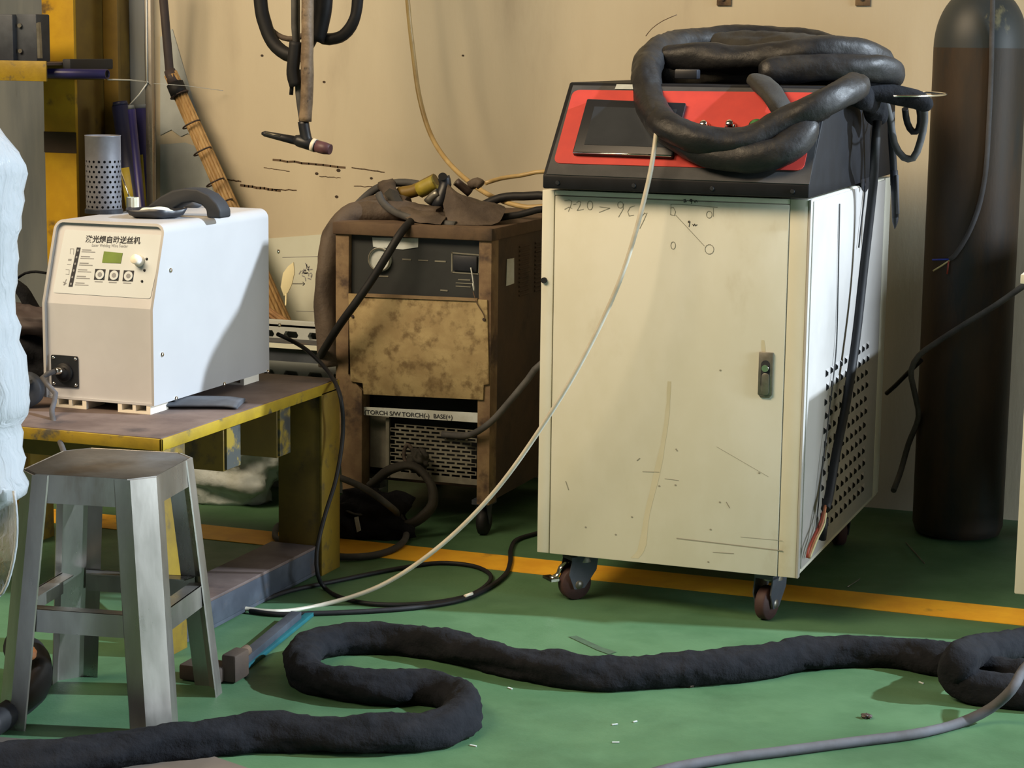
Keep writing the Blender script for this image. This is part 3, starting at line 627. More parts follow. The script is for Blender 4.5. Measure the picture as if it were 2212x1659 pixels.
build('grille', slot_panel(ga.x, ga.z-.012, gcols, 12, gpw, .0108, .0225, .0058, GY, .003), 'grille_metal', o)
build('grille_rim', MB().box(ga.x-.004, VX1-.035, GY-.001, GY+.003, ga.z-.026, ga.z-.011).box(ga.x-.010, ga.x-.0005, GY-.004, GY+.003, ga.z-.026, ga.z+.13), 'grille_metal', o)
build('left_plate', MB().box(VX0+.076, ga.x-.012, GY+.02, GY+.024, VZ0+.06, .30), 'grille_metal', o)
cable('output_lead', [py(955,938,GY-.01), py(985,941,GY-.012), py(1020,938,VY0-.02), py(1060,912,VY0-.03), py(1100,868,VY0-.03), py(1140,820,VY0-.02), py(1170,785,VY0-.02), Vector((-1.70,4.98,.30)), Vector((-1.68,5.04,.02))], .0085, 'rubber_dusty', '', n=10, parent=o)
# right side vents and label
for j in range(12):
    for y in (5.05, 5.17):
        zz = .735-j*.0115; build('vent_slat', MB().prism([(VX1-.001,y,zz),(VX1+.004,y,zz-.004),(VX1-.001,y,zz-.007)], (0,.075,0)), 'rust_dark', sd)
build('paper_label', MB().prism([pX(1095,560,VX1), pX(1110,557,VX1), pX(1110,612,VX1), pX(1093,618,VX1)], (.001,0,0)), 'label_white', sd)
for x, y in ((VX0+.05, VY0+.09), (VX1-.03, VY0+.045), (VX0+.05, VY1-.08), (VX1-.04, VY1-.08)):
    c = build('castor', MB().box(x-.025,x+.025,y-.025,y+.025,.082,.094).prism([(x-.016,y-.02,.084),(x-.016,y+.02,.084),(x-.016,y,.028)], (.003,0,0)).prism([(x+.013,y-.02,.084),(x+.013,y+.02,.084),(x+.013,y,.028)], (.003,0,0)), 'steel_dark', o)
    build('wheel', MB().lathe([(0,-.012),(.028,-.012),(.035,-.008),(.035,.008),(.028,.012),(0,.012)], (x,y,.035), (1,0,0), 24), 'rubber', c)

# heap of leather and cables on the welder
heap = tag(empty('leather_heap', (-2.05, 5.05, VZ1)), 'heap of dusty brown leather sleeve and cables on the rusty welder', 'cable heap')
def hs(name, pts, r, m, jit=.15, seed=0, fold=.05, flat=1.0, n=12):
    P = spline(pts, .014); return build(name, MB().tube(P, r, n, jit=jit, seed=seed, fold=fold, flat=flat, fq=12), m, heap)
hs('sleeve', [py(930,470,4.98), py(870,458,4.98), py(800,458,4.96), py(752,470,4.93), py(722,510,4.90), py(708,570,4.88), py(704,640,4.87), py(706,710,4.86), py(712,790,4.86)], [.030]*300, 'leather_brown', .18, 1, .06)
hs('arch_cable', [py(745,470,5.02), py(775,440,5.04), py(812,408,5.06), py(850,396,5.08), py(900,398,5.10), py(940,412,5.10)], .0105, 'rubber_dusty', .1, 2)
hs('arch_cable', [py(770,452,5.0), py(800,435,5.02), py(840,432,5.02), py(880,440,5.0)], .017, 'leather_brown', .2, 3)
hs('loop_cable', [py(818,418,4.95), py(826,436,4.94), py(850,456,4.93), py(885,470,4.92), py(930,480,4.91), py(985,486,4.90)], .0095, 'rubber_dusty', .05, 4)
hs('wrap', [py(835,404,5.06), py(845,425,5.02), py(870,448,5.0), py(900,462,4.98), py(950,468,4.97)], .024, 'leather_brown', .35, 5, .1)
hs('yellow_grip', [py(862,418,5.05), py(895,412,5.05), py(918,400,5.05), py(942,388,5.05)], .017, 'yellow_dark', .05, 6, 0, n=8)
hs('grip_sleeve', [py(905,412,5.04), py(925,402,5.04), py(941,394,5.04)], .0205, 'yellow_label', .03, 7, 0, n=8)
hs('tube_end', [py(958,382,5.02), py(962,398,5.02), py(955,420,5.01), py(945,448,5.0)], [.0165]*200, 'black_plastic', .04, 8, 0)
build('tube_mouth', MB().lathe([(.0,0),(.0115,0)], py(956,381,5.004), (.2,-.7,.5), 16), 'dark_hole', heap)
hs('clip', [py(925,438,5.0), py(935,425,5.0), py(948,415,5.0)], .012, 'zinc', .3, 9)
def drape(name, front, back, m, par, cuts=3, amp=.004, seed=0.0):
    # a folded hide: front outline points and matching back points, subdivided and crumpled
    n = len(front); F_ = [Vector(p) for p in front]; B_ = [Vector(p) for p in back]
    c0 = sum(F_, Vector())/n; c1 = sum(B_, Vector())/n; me = bpy.data.meshes.new(name); bm = bmesh.new()
    vf = [bm.verts.new(p) for p in F_]; vb = [bm.verts.new(p) for p in B_]; a_ = bm.verts.new(c0+Vector((0,-.012,0))); b_ = bm.verts.new(c1)
    for i in range(n):
        j = (i+1) % n; bm.faces.new((vf[i], vf[j], a_)); bm.faces.new((vb[j], vb[i], b_)); bm.faces.new((vf[j], vf[i], vb[i], vb[j]))
    bmesh.ops.subdivide_edges(bm, edges=bm.edges[:], cuts=cuts, use_grid_fill=True, smooth=.35)
    bmesh.ops.triangulate(bm, faces=bm.faces[:])
    for v in bm.verts:
        v.co += Vector((mnoise.noise(v.co*22+Vector((seed,0,0))), mnoise.noise(v.co*22+Vector((0,seed,4))), mnoise.noise(v.co*22+Vector((3,1,seed)))))*amp*2
        if v.co.z < VZ1+.001: v.co.z = VZ1+.001
    mb = MB(); bm.verts.index_update(); mb.add([v.co.copy() for v in bm.verts], [tuple(v.index for v in f.verts) for f in bm.faces], True); bm.free()
    bpy.data.meshes.remove(me); return build(name, mb, m, par, smooth_angle=.8)
def pts_(l): return [py(*q) for q in l]
drape('leather_flap', pts_([(966,398,4.99),(985,412,4.98),(1012,428,4.97),(1038,440,4.97),(1068,444,4.98),(1094,452,4.99),(1078,476,4.95),(1060,488,4.92),(1020,491,4.90),(980,491,4.89),(958,480,4.90),(960,440,4.95)]),
      pts_([(972,402,5.04),(992,416,5.06),(1014,428,5.09),(1040,436,5.12),(1066,440,5.13),(1088,448,5.14),(1078,460,5.12),(1060,466,5.12),(1022,468,5.10),(985,468,5.06),(966,464,5.03),(966,440,5.02)]), 'leather_brown', heap, 3, .004, 2.0)
drape('leather_fold', pts_([(868,446,4.95),(905,452,4.94),(940,458,4.93),(962,470,4.91),(955,486,4.88),(915,484,4.88),(880,474,4.90),(862,460,4.93)]),
      pts_([(872,440,5.05),(905,446,5.05),(938,450,5.05),(958,456,5.04),(955,462,5.03),(915,462,5.03),(884,458,5.03),(868,452,5.04)]), 'leather_brown', heap, 3, .004, 5.0)
drape('dark_fold', pts_([(838,404,5.0),(858,414,4.99),(872,436,4.97),(876,456,4.95),(858,452,4.95),(842,436,4.97),(830,418,4.99)]),
      pts_([(842,402,5.06),(860,410,5.06),(874,430,5.06),(878,446,5.05),(862,444,5.05),(846,430,5.05),(834,414,5.06)]), 'hose_olive', heap, 2, .004, 7.0)
hs('clamp_knob', [py(985,392,5.06), py(1000,405,5.07), py(1015,418,5.08)], .011, 'wire_dark', .2, 10)
hs('clamp_knob', [py(1015,402,5.1), py(1032,394,5.1), py(1040,400,5.1)], .013, 'leather_brown', .2, 11)
cable('right_cable', [py(1030,450,5.1), py(1080,428,5.12), py(1130,424,5.12), py(1200,432,5.12), Vector((-1.65,5.26,.5)), Vector((-1.65,5.28,.02))], .0115, 'rubber', '', n=10, parent=heap)
cable('right_cable', [py(1080,470,5.0), py(1120,464,5.02), py(1200,456,5.05), Vector((-1.67,5.12,.5)), Vector((-1.67,5.14,.02))], .009, 'rubber', '', n=10, parent=heap)
cable('welding_lead', [py(888,478,4.86), py(868,500,4.82), py(838,548,4.79), py(806,600,4.78), py(770,652,4.77), py(735,700,4.78), py(708,742,4.80), py(690,772,4.84)], [.0105]*400, 'rubber', 'thick black welding lead slanting across the rusty welder front', n=14)
cable('yellow_hose', [py(862,-700,5.56), py(868,-400,5.48), py(878,-40,5.40), py(884,40,5.40), py(892,110,5.40), py(906,210,5.38), py(930,290,5.34), py(968,350,5.28), py(1030,405,5.20), py(1090,436,5.13), py(1140,448,5.10), py(1200,452,5.10), Vector((-1.66,5.2,.5)), Vector((-1.66,5.22,.02))], .0068, 'tube_yellow', 'long yellowish hose hanging down the wall onto the rusty welder', 'hose', n=12)
cable('yellow_hose', [py(1048,396,5.15), py(1080,386,5.18), py(1120,380,5.2), py(1200,376,5.22), Vector((-1.64,5.32,.6)), Vector((-1.63,5.34,.02))], .0058, 'tube_yellow', 'short yellowish hose between leather heap and cream cabinet', 'hose', n=12)

# bag and tangled stuff under the welder
o = tag(empty('tool_bag', pz(800,1145)), 'dark crumpled cloth bag with zip lying under the rusty welder', 'bag')
hull_blob('bag_body', py(800,1105,4.76)+Vector((0,.01,-.02)), .115, .06, .075, 'fabric_black', o, .4, 4, 1.4, .002, rough=.12)
hull_blob('bag_flap', py(742,1120,4.74), .06, .06, .055, 'fabric_black', o, .4, 4, 3.4, .002, rough=.12)
build('strap', MB().tube(spline([py(800,1050,4.80), py(845,1015,4.80), py(895,1008,4.80), py(930,1045,4.80), py(934,1090,4.79), py(900,1125,4.77), py(850,1140,4.76)], .012), .017, 12, jit=.25, fold=.08, flat=.7, zmin=.002), 'hose_olive', o)
build('cord', MB().tube(spline([py(905,995,4.83), py(880,960,4.84), py(872,985,4.83), py(885,1010,4.82)], .01), .005, 8), 'leather_brown', o)
hull_blob('cord_knot', py(905,995,4.83), .026, .025, .03, 'hose_olive', o, .5, 5, 2.7, rough=.15)
build('zip_pull', MB().prism([py(765,1118,4.70), py(773,1116,4.70), py(779,1146,4.70), py(771,1150,4.70)], (0,.003,0)), 'label_white', o)
build('cord', MB().tube(spline([py(740,1100,4.70), py(775,1112,4.71), py(810,1106,4.73)], .01), .003, 6), 'rubber_dusty', o)
cable('brown_cable', [py(700,1020,4.72), py(735,1032,4.70), py(790,1056,4.68), py(835,1088,4.66), pz(866,1120,.05), pz(878,1152,.02), pz(850,1186,.010), pz(795,1201,.010), pz(735,1203,.010), pz(690,1200,.010)], .0085, 'rubber_dusty', 'brown cable looping across the yellow floor line beside the bench', n=12)
cable('cable_ring', [pz(640,1128,.01), pz(608,1132,.012), pz(594,1150,.014), pz(600,1166,.012), pz(622,1174,.01), pz(650,1170,.01)], .008, 'rubber_dusty', 'small cable loop on the yellow line behind the bench leg', n=10)
cable('thin_cable', [py(600,722,4.46), py(628,735,4.5), py(665,758,4.46), py(705,798,4.44), pX(736,860,-2.04), pX(741,930,-2.04), pX(727,1030,-2.04), pX(700,1120,-2.04), pX(684,1195,-2.04), pX(686,1240,-2.03), pz(700,1268,.006), pz(735,1290,.006), pz(800,1304,.006), pz(900,1305,.006), pz(1000,1290,.006), pz(1050,1265,.006), pz(1058,1240,.006), pz(1020,1222,.006), pz(950,1216,.006), pz(860,1228,.006), pz(740,1252,.006), pz(620,1278,.006), pz(560,1300,.006)], .0052, 'rubber', 'thin black cable draped from the bench into a loop on the floor', n=8)
cable('thin_cable', [pz(1200,1135,.006), pz(1165,1150,.006), pz(1118,1165,.006), pz(1104,1185,.006), pz(1102,1215,.006), pz(1090,1243,.006), pz(1045,1275,.006), pz(990,1297,.006), pz(900,1312,.006), pz(780,1321,.006), pz(680,1325,.006), pz(600,1327,.006), pz(540,1320,.006)], .0058, 'rubber', 'black cable snaking on the floor from under the cream cabinet', n=8)
build('cable_tie', MB().tube([pz(1004,1288,.012), pz(1020,1282,.014)], .004, 6), 'white_plastic', bpy.data.objects['thin_cable'])
ORGX = None
# ------------------------------------------------------------------ yellow steel bench
TZ = .460; TX1, TX0, TY0, TY1 = -2.090, -3.02, 3.605, 4.440
o = tag(empty('steel_bench', (-2.5, 4.02, 0)), 'low yellow steel bench with rusty brown top plate', 'bench')
bench = o
build('top_plate', MB().box(TX0, TX1-.004, TY0+.004, TY1, TZ-.020, TZ), 'rust_plate', o, bevel=.0015)
build('front_edge', MB().box(TX0, TX1, TY0, TY0+.006, TZ-.026, TZ-.002), 'yellow_edge', o, bevel=.001)
build('side_edge', MB().box(TX1-.006, TX1, TY0, TY1, TZ-.026, TZ-.002), 'yellow_edge', o, bevel=.001)
for y0, y1, z0 in ((3.885, 3.955, .338), (4.135, 4.195, .322)):
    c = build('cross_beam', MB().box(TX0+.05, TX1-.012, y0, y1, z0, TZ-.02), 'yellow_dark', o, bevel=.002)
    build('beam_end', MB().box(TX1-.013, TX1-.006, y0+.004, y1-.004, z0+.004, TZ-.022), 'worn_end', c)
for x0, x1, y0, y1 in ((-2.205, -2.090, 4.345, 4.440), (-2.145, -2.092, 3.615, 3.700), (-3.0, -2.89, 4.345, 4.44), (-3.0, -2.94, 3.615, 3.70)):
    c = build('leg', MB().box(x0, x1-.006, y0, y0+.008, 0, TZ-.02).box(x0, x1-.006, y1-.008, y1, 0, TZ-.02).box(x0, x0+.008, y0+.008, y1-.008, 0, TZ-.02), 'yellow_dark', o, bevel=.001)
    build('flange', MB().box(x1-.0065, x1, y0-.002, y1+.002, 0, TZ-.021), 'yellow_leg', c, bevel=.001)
build('lower_beam', MB().box(-2.222, -2.104, 3.705, 4.342, .004, .012).box(-2.222, -2.214, 3.705, 4.342, .012, .066), 'steel_dark', o)
build('lower_beam_face', MB().box(-2.112, -2.104, 3.705, 4.342, .012, .066), 'steel_dark', o, bevel=.001)
build('lower_beam_top', MB().box(-2.222, -2.104, 3.705, 4.342, .066, .073), 'rust_plate', o, bevel=.001)
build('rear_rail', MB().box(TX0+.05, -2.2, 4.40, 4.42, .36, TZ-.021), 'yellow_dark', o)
# grey shoe-like steel scrap tucked under the feeder
o = build('curved_steel_plate', MB().tube(spline([(-2.31,3.93,TZ+.009),(-2.22,3.97,TZ+.0095),(-2.155,4.00,TZ+.0085),(-2.125,4.01,TZ+.005)], .01), [.055]*100, 16, flat=.15, zmin=TZ+.001), 'grey_stone')
tag(o, 'curved grey steel offcut on the bench under the white feeder', 'steel offcut')

# ------------------------------------------------------------------ white wire feeder
FX1, FX0, FY0, FY1 = -2.236, -2.508, 3.828, 4.362
FZ0, FZ1, FK = .480, .863, .686
o = tag(empty('wire_feeder', ((FX0+FX1)/2, (FY0+FY1)/2, TZ)), 'white boxy wire feeder with control panel standing on the yellow bench', 'wire feeder')
feeder = o
def yf(z): return FY0 if z <= FK else FY0+.058*(z-FK)/(FZ1-FK)
def ucurve(ins):
    r = .022-ins; x0, x1, z1 = FX0+ins, FX1-ins, FZ1-ins
    pts = [(x0, FZ0), (x0, (FZ0+FK)/2), (x0, FK), (x0, z1-r)]
    pts += [(x0+r-r*math.cos(a), z1-r+r*math.sin(a)) for a in [i*math.pi/16 for i in range(1, 9)]]
    pts += [(x1-r+r*math.sin(a), z1-r+r*math.cos(a)) for a in [i*math.pi/16 for i in range(0, 8)]]
    return pts+[(x1, z1-r), (x1, FK), (x1, (FZ0+FK)/2), (x1, FZ0)]
U0, U1 = ucurve(0), ucurve(.006); n = len(U0); mb = MB()
A = [(x, yf(z), z) for x, z in U0]; B = [(x, FY1, z) for x, z in U0]; C = [(x, yf(z), z) for x, z in U1]; D = [(x, FY1, z) for x, z in U1]
vs = A+B+C+D; fs = []
for i in range(n-1):
    fs += [(i,i+1,n+i+1,n+i), (2*n+i,3*n+i,3*n+i+1,2*n+i+1), (i,2*n+i,2*n+i+1,i+1), (n+i,n+i+1,3*n+i+1,3*n+i)]
fs += [(0,n,3*n,2*n), (n-1,3*n-1,4*n-1,2*n-1)]
mb.add(vs, fs, True); build('shell', mb, 'feeder_side', o, smooth_angle=.6)
I0, I1 = FX0+.0062, FX1-.0062; IN = .009
fl = build('front_panel', MB().prism([(I0,FY0+IN,FZ0+.002),(I0,FY0+IN,FK),(I0,yf(FZ1-.007)+IN,FZ1-.007),(I0,yf(FZ1-.007)+IN+.006,FZ1-.007),(I0,FY0+IN+.006,FK),(I0,FY0+IN+.006,FZ0+.002)], (I1-I0,0,0)), 'feeder_front', o)
build('base_plate', MB().box(I0, I1, FY0+.004, FY1-.002, FZ0-.001, FZ0+.004), 'feeder_front', o)
build('rear_panel', MB().box(I0, I1, FY1-.010, FY1-.004, FZ0+.004, FZ1-.0065), 'feeder_front', o)
for x in (FX0+.062, FX1-.052):
    for y in (FY0+.035, FY1-.075):
        a0, a1 = x-.040, x+.040
        build('foot', MB().box(a0, a1, y-.03, y+.045, TZ, TZ+.005).box(a0, a0+.010, y-.03, y+.045, TZ+.005, FZ0-.001).box(a1-.010, a1, y-.03, y+.045, TZ+.005, FZ0-.001).box(x-.004, x+.004, y-.03, y+.045, TZ+.005, FZ0-.001), 'white_plastic', o)
for x, y in ((368,584),(350,766),(380,861),(484,830),(578,803),(603,702),(601,543)):
    p = pX(x, y, FX1); build('screw', MB().lathe([(.0055,0),(.005,.002),(.003,.0035),(0,.0038)], p, (1,0,0), 12), 'chrome', o)
# sloping control panel
FS = Vector((0, .058, FZ1-FK)).normalized(); FN = Vector((0, -(FZ1-FK), .058)).normalized(); FP = Vector((0, FY0+IN, FK))
def pf(x, y, off=.0008): return pplane(x, y, FP+FN*off, FN)
def fc7(cx, cy, off=.0012): return pf(100+cx/8.193, 480+cy/8.193, off)
plate = build('control_plate', MB().prism(round_poly([fc7(115,1245), fc7(1840,1355), fc7(2080,230), fc7(330,130)], .006), FN*-.001), 'feeder_plate', fl)
du = (fc7(1670,330)-fc7(690,300)).normalized(); dv = FN.cross(du); dv = dv if dv.z > 0 else -dv
wt = (fc7(1680,330)-fc7(690,300)).length
build('title_lettering', text_mb('激光焊自动送丝机', wt/8.0*.98, fc7(690,345,.0016), du, dv, bold=.0004), 'ink', plate)
tm = text_mb('Laser Welding Wire Feeder', .0098, fc7(800,430,.0016), du, dv, sx=.80); build('subtitle_lettering', tm, 'ink_grey', plate)
def rect(cx0, cy0, cx1, cy1, off, th=.0006):
    a = fc7((cx0+cx1)/2, (cy0+cy1)/2, off); w = (fc7(cx1,(cy0+cy1)/2,off)-fc7(cx0,(cy0+cy1)/2,off)).length/2; h = (fc7((cx0+cx1)/2,cy0,off)-fc7((cx0+cx1)/2,cy1,off)).length/2
    return MB().prism([a-du*w-dv*h, a+du*w-dv*h, a+du*w+dv*h, a-du*w+dv*h], FN*-th)
build('display', MB().prism([fc7(985,715,.0022), fc7(1315,727,.0022), fc7(1350,545,.0022), fc7(1020,515,.0022)], FN*-.0012), 'lcd', plate)
build('indicator_strip', MB().prism([fc7(392,1140,.0018), fc7(462,1142,.0018), fc7(607,450,.0018), fc7(540,445,.0018)], FN*-.0006), 'ink', plate)
for k in range(6):
    c = fc7(560-k*25, 500+k*118, .0024); build('led', MB().prism(arc_pts(c, du, dv, .0022, .0028, 0, 5.7, 9), FN*-.0006), 'ink_grey', plate)
    a = fc7(625-k*24, 500+k*118); tx = MB()
    tx.ribbon([fc7(640-k*24, 488+k*117, .0016), fc7(790-k*24, 494+k*117, .0016)], .0022, FN).ribbon([fc7(630-k*24, 522+k*117, .0016), fc7(860-k*24, 530+k*117, .0016)], .0018, FN)
    build('caption', tx, 'ink_grey', plate)
for cx, cy in ((945,925),(1195,938),(1450,950)):
    k = build('key', rect(cx-92, cy-95, cx+92, cy+95, .0018), 'ink', plate)
    build('key_cap', MB().prism(arc_pts(fc7(cx, cy, .0035), du, dv, .0104, .0104, 0, 6.1, 22), FN*-.002), 'feeder_plate', k)
    build('key_symbol', MB().prism(arc_pts(fc7(cx, cy, .0040), du, dv, .0052, .0052, 0, 6.0, 14), FN*-.0004), 'ink_grey', k)
    build('caption', MB().ribbon([fc7(cx-85, cy+125, .0016), fc7(cx+45, cy+131, .0016)], .0022, FN), 'ink_grey', plate)
for cx, cy in ((1778,652),(1738,852),(1695,1047)):
    build('indicator', MB().lathe([(.003,0),(.0025,.0018),(0,.0024)], fc7(cx, cy, .0012), FN, 12), 'black_plastic', plate)
build('icon_group', MB().add([],[]).ribbon([fc7(420,560,.0016), fc7(425,470,.0016), fc7(485,470,.0016), fc7(480,570,.0016)], .001, FN).ribbon([fc7(395,665,.0016), fc7(435,665,.0016)], .004, FN).ribbon([fc7(370,745,.0016), fc7(430,747,.0016)], .0012, FN).ribbon([fc7(345,920,.0016), fc7(400,925,.0016), fc7(405,840,.0016), fc7(345,835,.0016)], .001, FN).ribbon([fc7(300,1060,.0016), fc7(350,1080,.0016), fc7(310,1110,.0016), fc7(355,1010,.0016)], .002, FN), 'ink_grey', plate)
kp = fc7(1650, 690, .001)
build('knob', MB().lathe([(.0125,0),(.0125,.003),(.0105,.0045),(.0105,.021),(.0095,.0225),(0,.0225)], kp, FN, 28), 'white_plastic', plate)
# power inlet with grey cord
ip = [py(110,767,FY0+IN), py(170,770,FY0+IN), py(172,838,FY0+IN), py(112,832,FY0+IN)]
ic = (ip[0]+ip[1]+ip[2]+ip[3])/4; hw = .0335; hh = .0345
inlet = build('inlet_plate', MB().prism(round_poly([ic+Vector((-hw,-.003,-hh)), ic+Vector((hw,-.003,-hh)), ic+Vector((hw,-.003,hh)), ic+Vector((-hw,-.003,hh))], .005), (0,.004,0)), 'black_plastic', fl)
for sx, sz in ((-1,1),(1,-1),(-1,-1),(1,1)):
    p = ic+Vector((sx*(hw-.006),-.003,sz*(hh-.006))); build('screw', MB().lathe([(.0038,0),(.003,.0015),(0,.002)], p, (0,-1,0), 10), 'chrome', inlet)
build('socket', MB().lathe([(.021,0),(.021,.005),(.018,.007),(.012,.007),(.012,.018),(0,.018)], ic+Vector((0,-.003,-.002)), (0,-1,0), 28), 'rubber', inlet)
build('gland', MB().tube([ic+Vector((.004,-.010,.002)), ic+Vector((-.006,-.03,.004))], .0075, 12), 'chrome', inlet)
q0 = ic+Vector((-.006,-.03,.004))
cable('grey_cord', [q0, q0+Vector((-.018,-.022,-.012)), py(120,850,FY0-.06), py(112,885,FY0-.10), py(120,925,FY0-.16), py(130,955,FY0-.22), py(140,985,3.54), py(150,1040,3.52)], .0058, 'rubber_grey', '', n=10, parent=inlet)
# black grip on top of the feeder
HZ = FZ1
gx = FX1-.115
hp_ = [(312,455),(312,446),(322,432),(345,415),(370,402),(398,397),(425,399),(450,411),(468,430),(476,446),(476,455),(446,455),(444,444),(434,433),(415,427),(394,430),(376,440),(362,455)]
P = [py(x, y, 4.07) for x, y in hp_]
z_lo = min(p.z for p in P)
build('carry_handle', MB().prism([Vector((p.x, p.y, HZ-.0005 if y == 455 else HZ+(p.z-z_lo))) for p, (x, y) in zip(P, hp_)], (0,.05,0)), 'black_matte', o, bevel=.006, seg=3)
# things standing on the feeder
c = pz(398,449,HZ); hb2 = hull_blob('metal_lump', c+Vector((.01,.02,.012)), .026, .020, .016, 'grey_stone', None, .1, 3, 1, HZ+.0003)
tag(hb2, 'grey rounded metal lump under the black handle of the feeder', 'metal lump')
c = pz(335,470,HZ)
dish = tag(empty('black_dish', (c.x, c.y, HZ)), 'shallow crumpled black dish holding white wax on the feeder', 'dish')
mb = MB(); nn = 28; prof = [(.0,.003),(.042,.003),(.056,.010),(.064,.020),(.066,.020),(.058,.007),(.044,.0),(0,.0)]
vs = [];
for r, h in prof:
    for k in range(nn):
        a = 2*math.pi*k/nn; kk = 1+.10*math.sin(a*5)+.05*math.sin(a*3+1); vs.append(Vector((c.x+r*math.cos(a)*kk, c.y+r*.8*math.sin(a)*kk, HZ+.0004+h*(1+.12*math.sin(a*4)))))
mb.add(vs, [(i*nn+k, i*nn+(k+1) % nn, (i+1)*nn+(k+1) % nn, (i+1)*nn+k) for i in range(len(prof)-1) for k in range(nn)], True)
build('bowl', mb, 'black_plastic', dish)
hull_blob('wax', c+Vector((.0,.004,.012)), .042, .030, .011, 'paper', dish, .15, 4, 3.3)
c = pz(282,459,HZ)
cup = tag(empty('metal_cup', (c.x, c.y+.01, HZ)), 'small ribbed silver cup on the feeder beside the dish', 'cup')
mb = MB(); nn = 24; vs = []
for r, h in [(0,.0005),(.0135,.0005),(.014,.002),(.014,.033),(.0125,.034),(.012,.030),(.011,.010),(0,.010)]:
    for k in range(nn): rr = r*(1+(.04 if k % 2 else -.02)*(r > .012)); a = 2*math.pi*k/nn; vs.append(Vector((c.x+rr*math.cos(a), c.y+.01+rr*math.sin(a), HZ+h)))
mb.add(vs, [(i*nn+k, i*nn+(k+1) % nn, (i+1)*nn+(k+1) % nn, (i+1)*nn+k) for i in range(7) for k in range(nn)], False); build('cup_body', mb, 'wood_light', cup)
build('rod', MB().tube([c+Vector((.0,.01,.012)), py(246,326,c.y+.16)], .0021, 6), 'chrome', cup)
# perforated metal pot
c = pz(212,462,HZ); pr = .0395; PZ0 = HZ+.010; cx_, cy_ = c.x, c.y+.025
pot = tag(empty('perforated_pot', (cx_, cy_, HZ)), 'perforated grey metal pot standing on the white feeder', 'pot')
build('pot_base', MB().lathe([(0,.0004),(pr+.003,.0004),(pr+.003,.009),(pr-.002,.012),(0,.012)], (cx_,cy_,HZ), n=40, smooth=False), 'black_plastic', pot)
mb = MB(); NC = 20; NRW = 10; ph = .0112
for r in range(NRW):
    for k in range(NC):
        off = .5 if r % 2 else 0
        def cp(u, zz, rad): a = 2*math.pi*(k+off+u)/NC; return Vector((cx_+rad*math.cos(a), cy_+rad*math.sin(a), PZ0+zz))
        z0, z1 = r*ph, (r+1)*ph; zm = (z0+z1)/2
        O = [cp(0,z0,pr), cp(.5,z0,pr), cp(1,z0,pr), cp(1,zm,pr), cp(1,z1,pr), cp(.5,z1,pr), cp(0,z1,pr), cp(0,zm,pr)]
        I = []; J = []
        for q in range(8):
            a = -3*math.pi/4+q*math.pi/4; u, zz = .5+.25*math.cos(a), zm+.0031*math.sin(a); I.append(cp(u,zz,pr)); J.append(cp(u,zz,pr-.0016))
        mb.add(O+I+J, [(q,(q+1)%8,8+(q+1)%8,8+q) for q in range(8)]+[(8+q,8+(q+1)%8,16+(q+1)%8,16+q) for q in range(8)])
zt = NRW*ph; build('perforated_wall', mb, 'perf_metal', pot, smooth_angle=.5)
build('pot_rim', MB().lathe([(pr,zt),(pr,zt+.050),(pr+.001,zt+.052),(pr-.0015,zt+.052),(pr-.0018,zt)], (cx_,cy_,PZ0), n=48), 'perf_metal', pot)
build('pot_liner', MB().lathe([(pr-.004,0),(pr-.004,zt)], (cx_,cy_,PZ0), n=40), 'black_matte', pot)

# ------------------------------------------------------------------ stainless stool
SC = Vector((-2.026, 3.300, 0)); SR = math.radians(9); STZ = .472; TH, BH = .128, .168
o = empty('metal_stool', SC); o.rotation_euler.z = SR; tag(o, 'bare stainless steel stool with splayed legs before the yellow bench', 'stool')
def oct_(h, ch, z): return [(-h+ch,-h,z),(h-ch,-h,z),(h,-h+ch,z),(h,h-ch,z),(h-ch,h,z),(-h+ch,h,z),(-h,h-ch,z),(-h,-h+ch,z)]
def frame(name, mb, m, par, **k): return build(name, mb, m, par, local=True, **k)
ch = .040
frame('seat', MB().prism(oct_(TH-.002, ch, STZ-.004), (0,0,.004)), 'stainless_dull', o, bevel=.0016)
sk = MB(); T0, T1 = oct_(TH, ch, STZ), oct_(TH+.003, ch+.001, STZ-.052); Q0, Q1 = oct_(TH-.003, ch-.001, STZ-.003), oct_(TH, ch, STZ-.052)
sk.add(T0+T1+Q0+Q1, [(i,(i+1)%8,8+(i+1)%8,8+i) for i in range(8)]+[(16+i,24+i,24+(i+1)%8,16+(i+1)%8) for i in range(8)]+[(8+i,8+(i+1)%8,24+(i+1)%8,24+i) for i in range(8)]+[(i,16+i,16+(i+1)%8,(i+1)%8) for i in range(8)])
frame('skirt', sk, 'stainless', o)
def legsec(h, z, sx, sy, fl_=.030, th=0.0):
    c_ = .036; h2 = h-th
    return [Vector((sx*(h2-c_-fl_), sy*h2, z)), Vector((sx*(h2-c_), sy*h2, z)), Vector((sx*h2, sy*(h2-c_), z)), Vector((sx*h2, sy*(h2-c_-fl_), z))]
def hz(z): return TH+.0018+(BH-TH)*(STZ-z)/STZ
for sx in (-1, 1):
    for sy in (-1, 1):
        zt_, zb = STZ-.0015, .0
        a, b = legsec(hz(zt_), zt_, sx, sy), legsec(hz(zb), zb, sx, sy); c_, d_ = legsec(hz(zt_), zt_, sx, sy, th=.0022), legsec(hz(zb), zb, sx, sy, th=.0022)
        lg = MB(); V = a+b+c_+d_; F = []
        for i in range(3): F += [(i,i+1,4+i+1,4+i), (8+i,12+i,12+i+1,8+i+1), (4+i,4+i+1,12+i+1,12+i), (i,8+i,8+i+1,i+1)]
        F += [(0,4,12,8), (3,11,15,7)]
        lg.add(V, F); frame('leg', lg, 'stainless', o)
RZ = .205; rh = hz(RZ)-.004
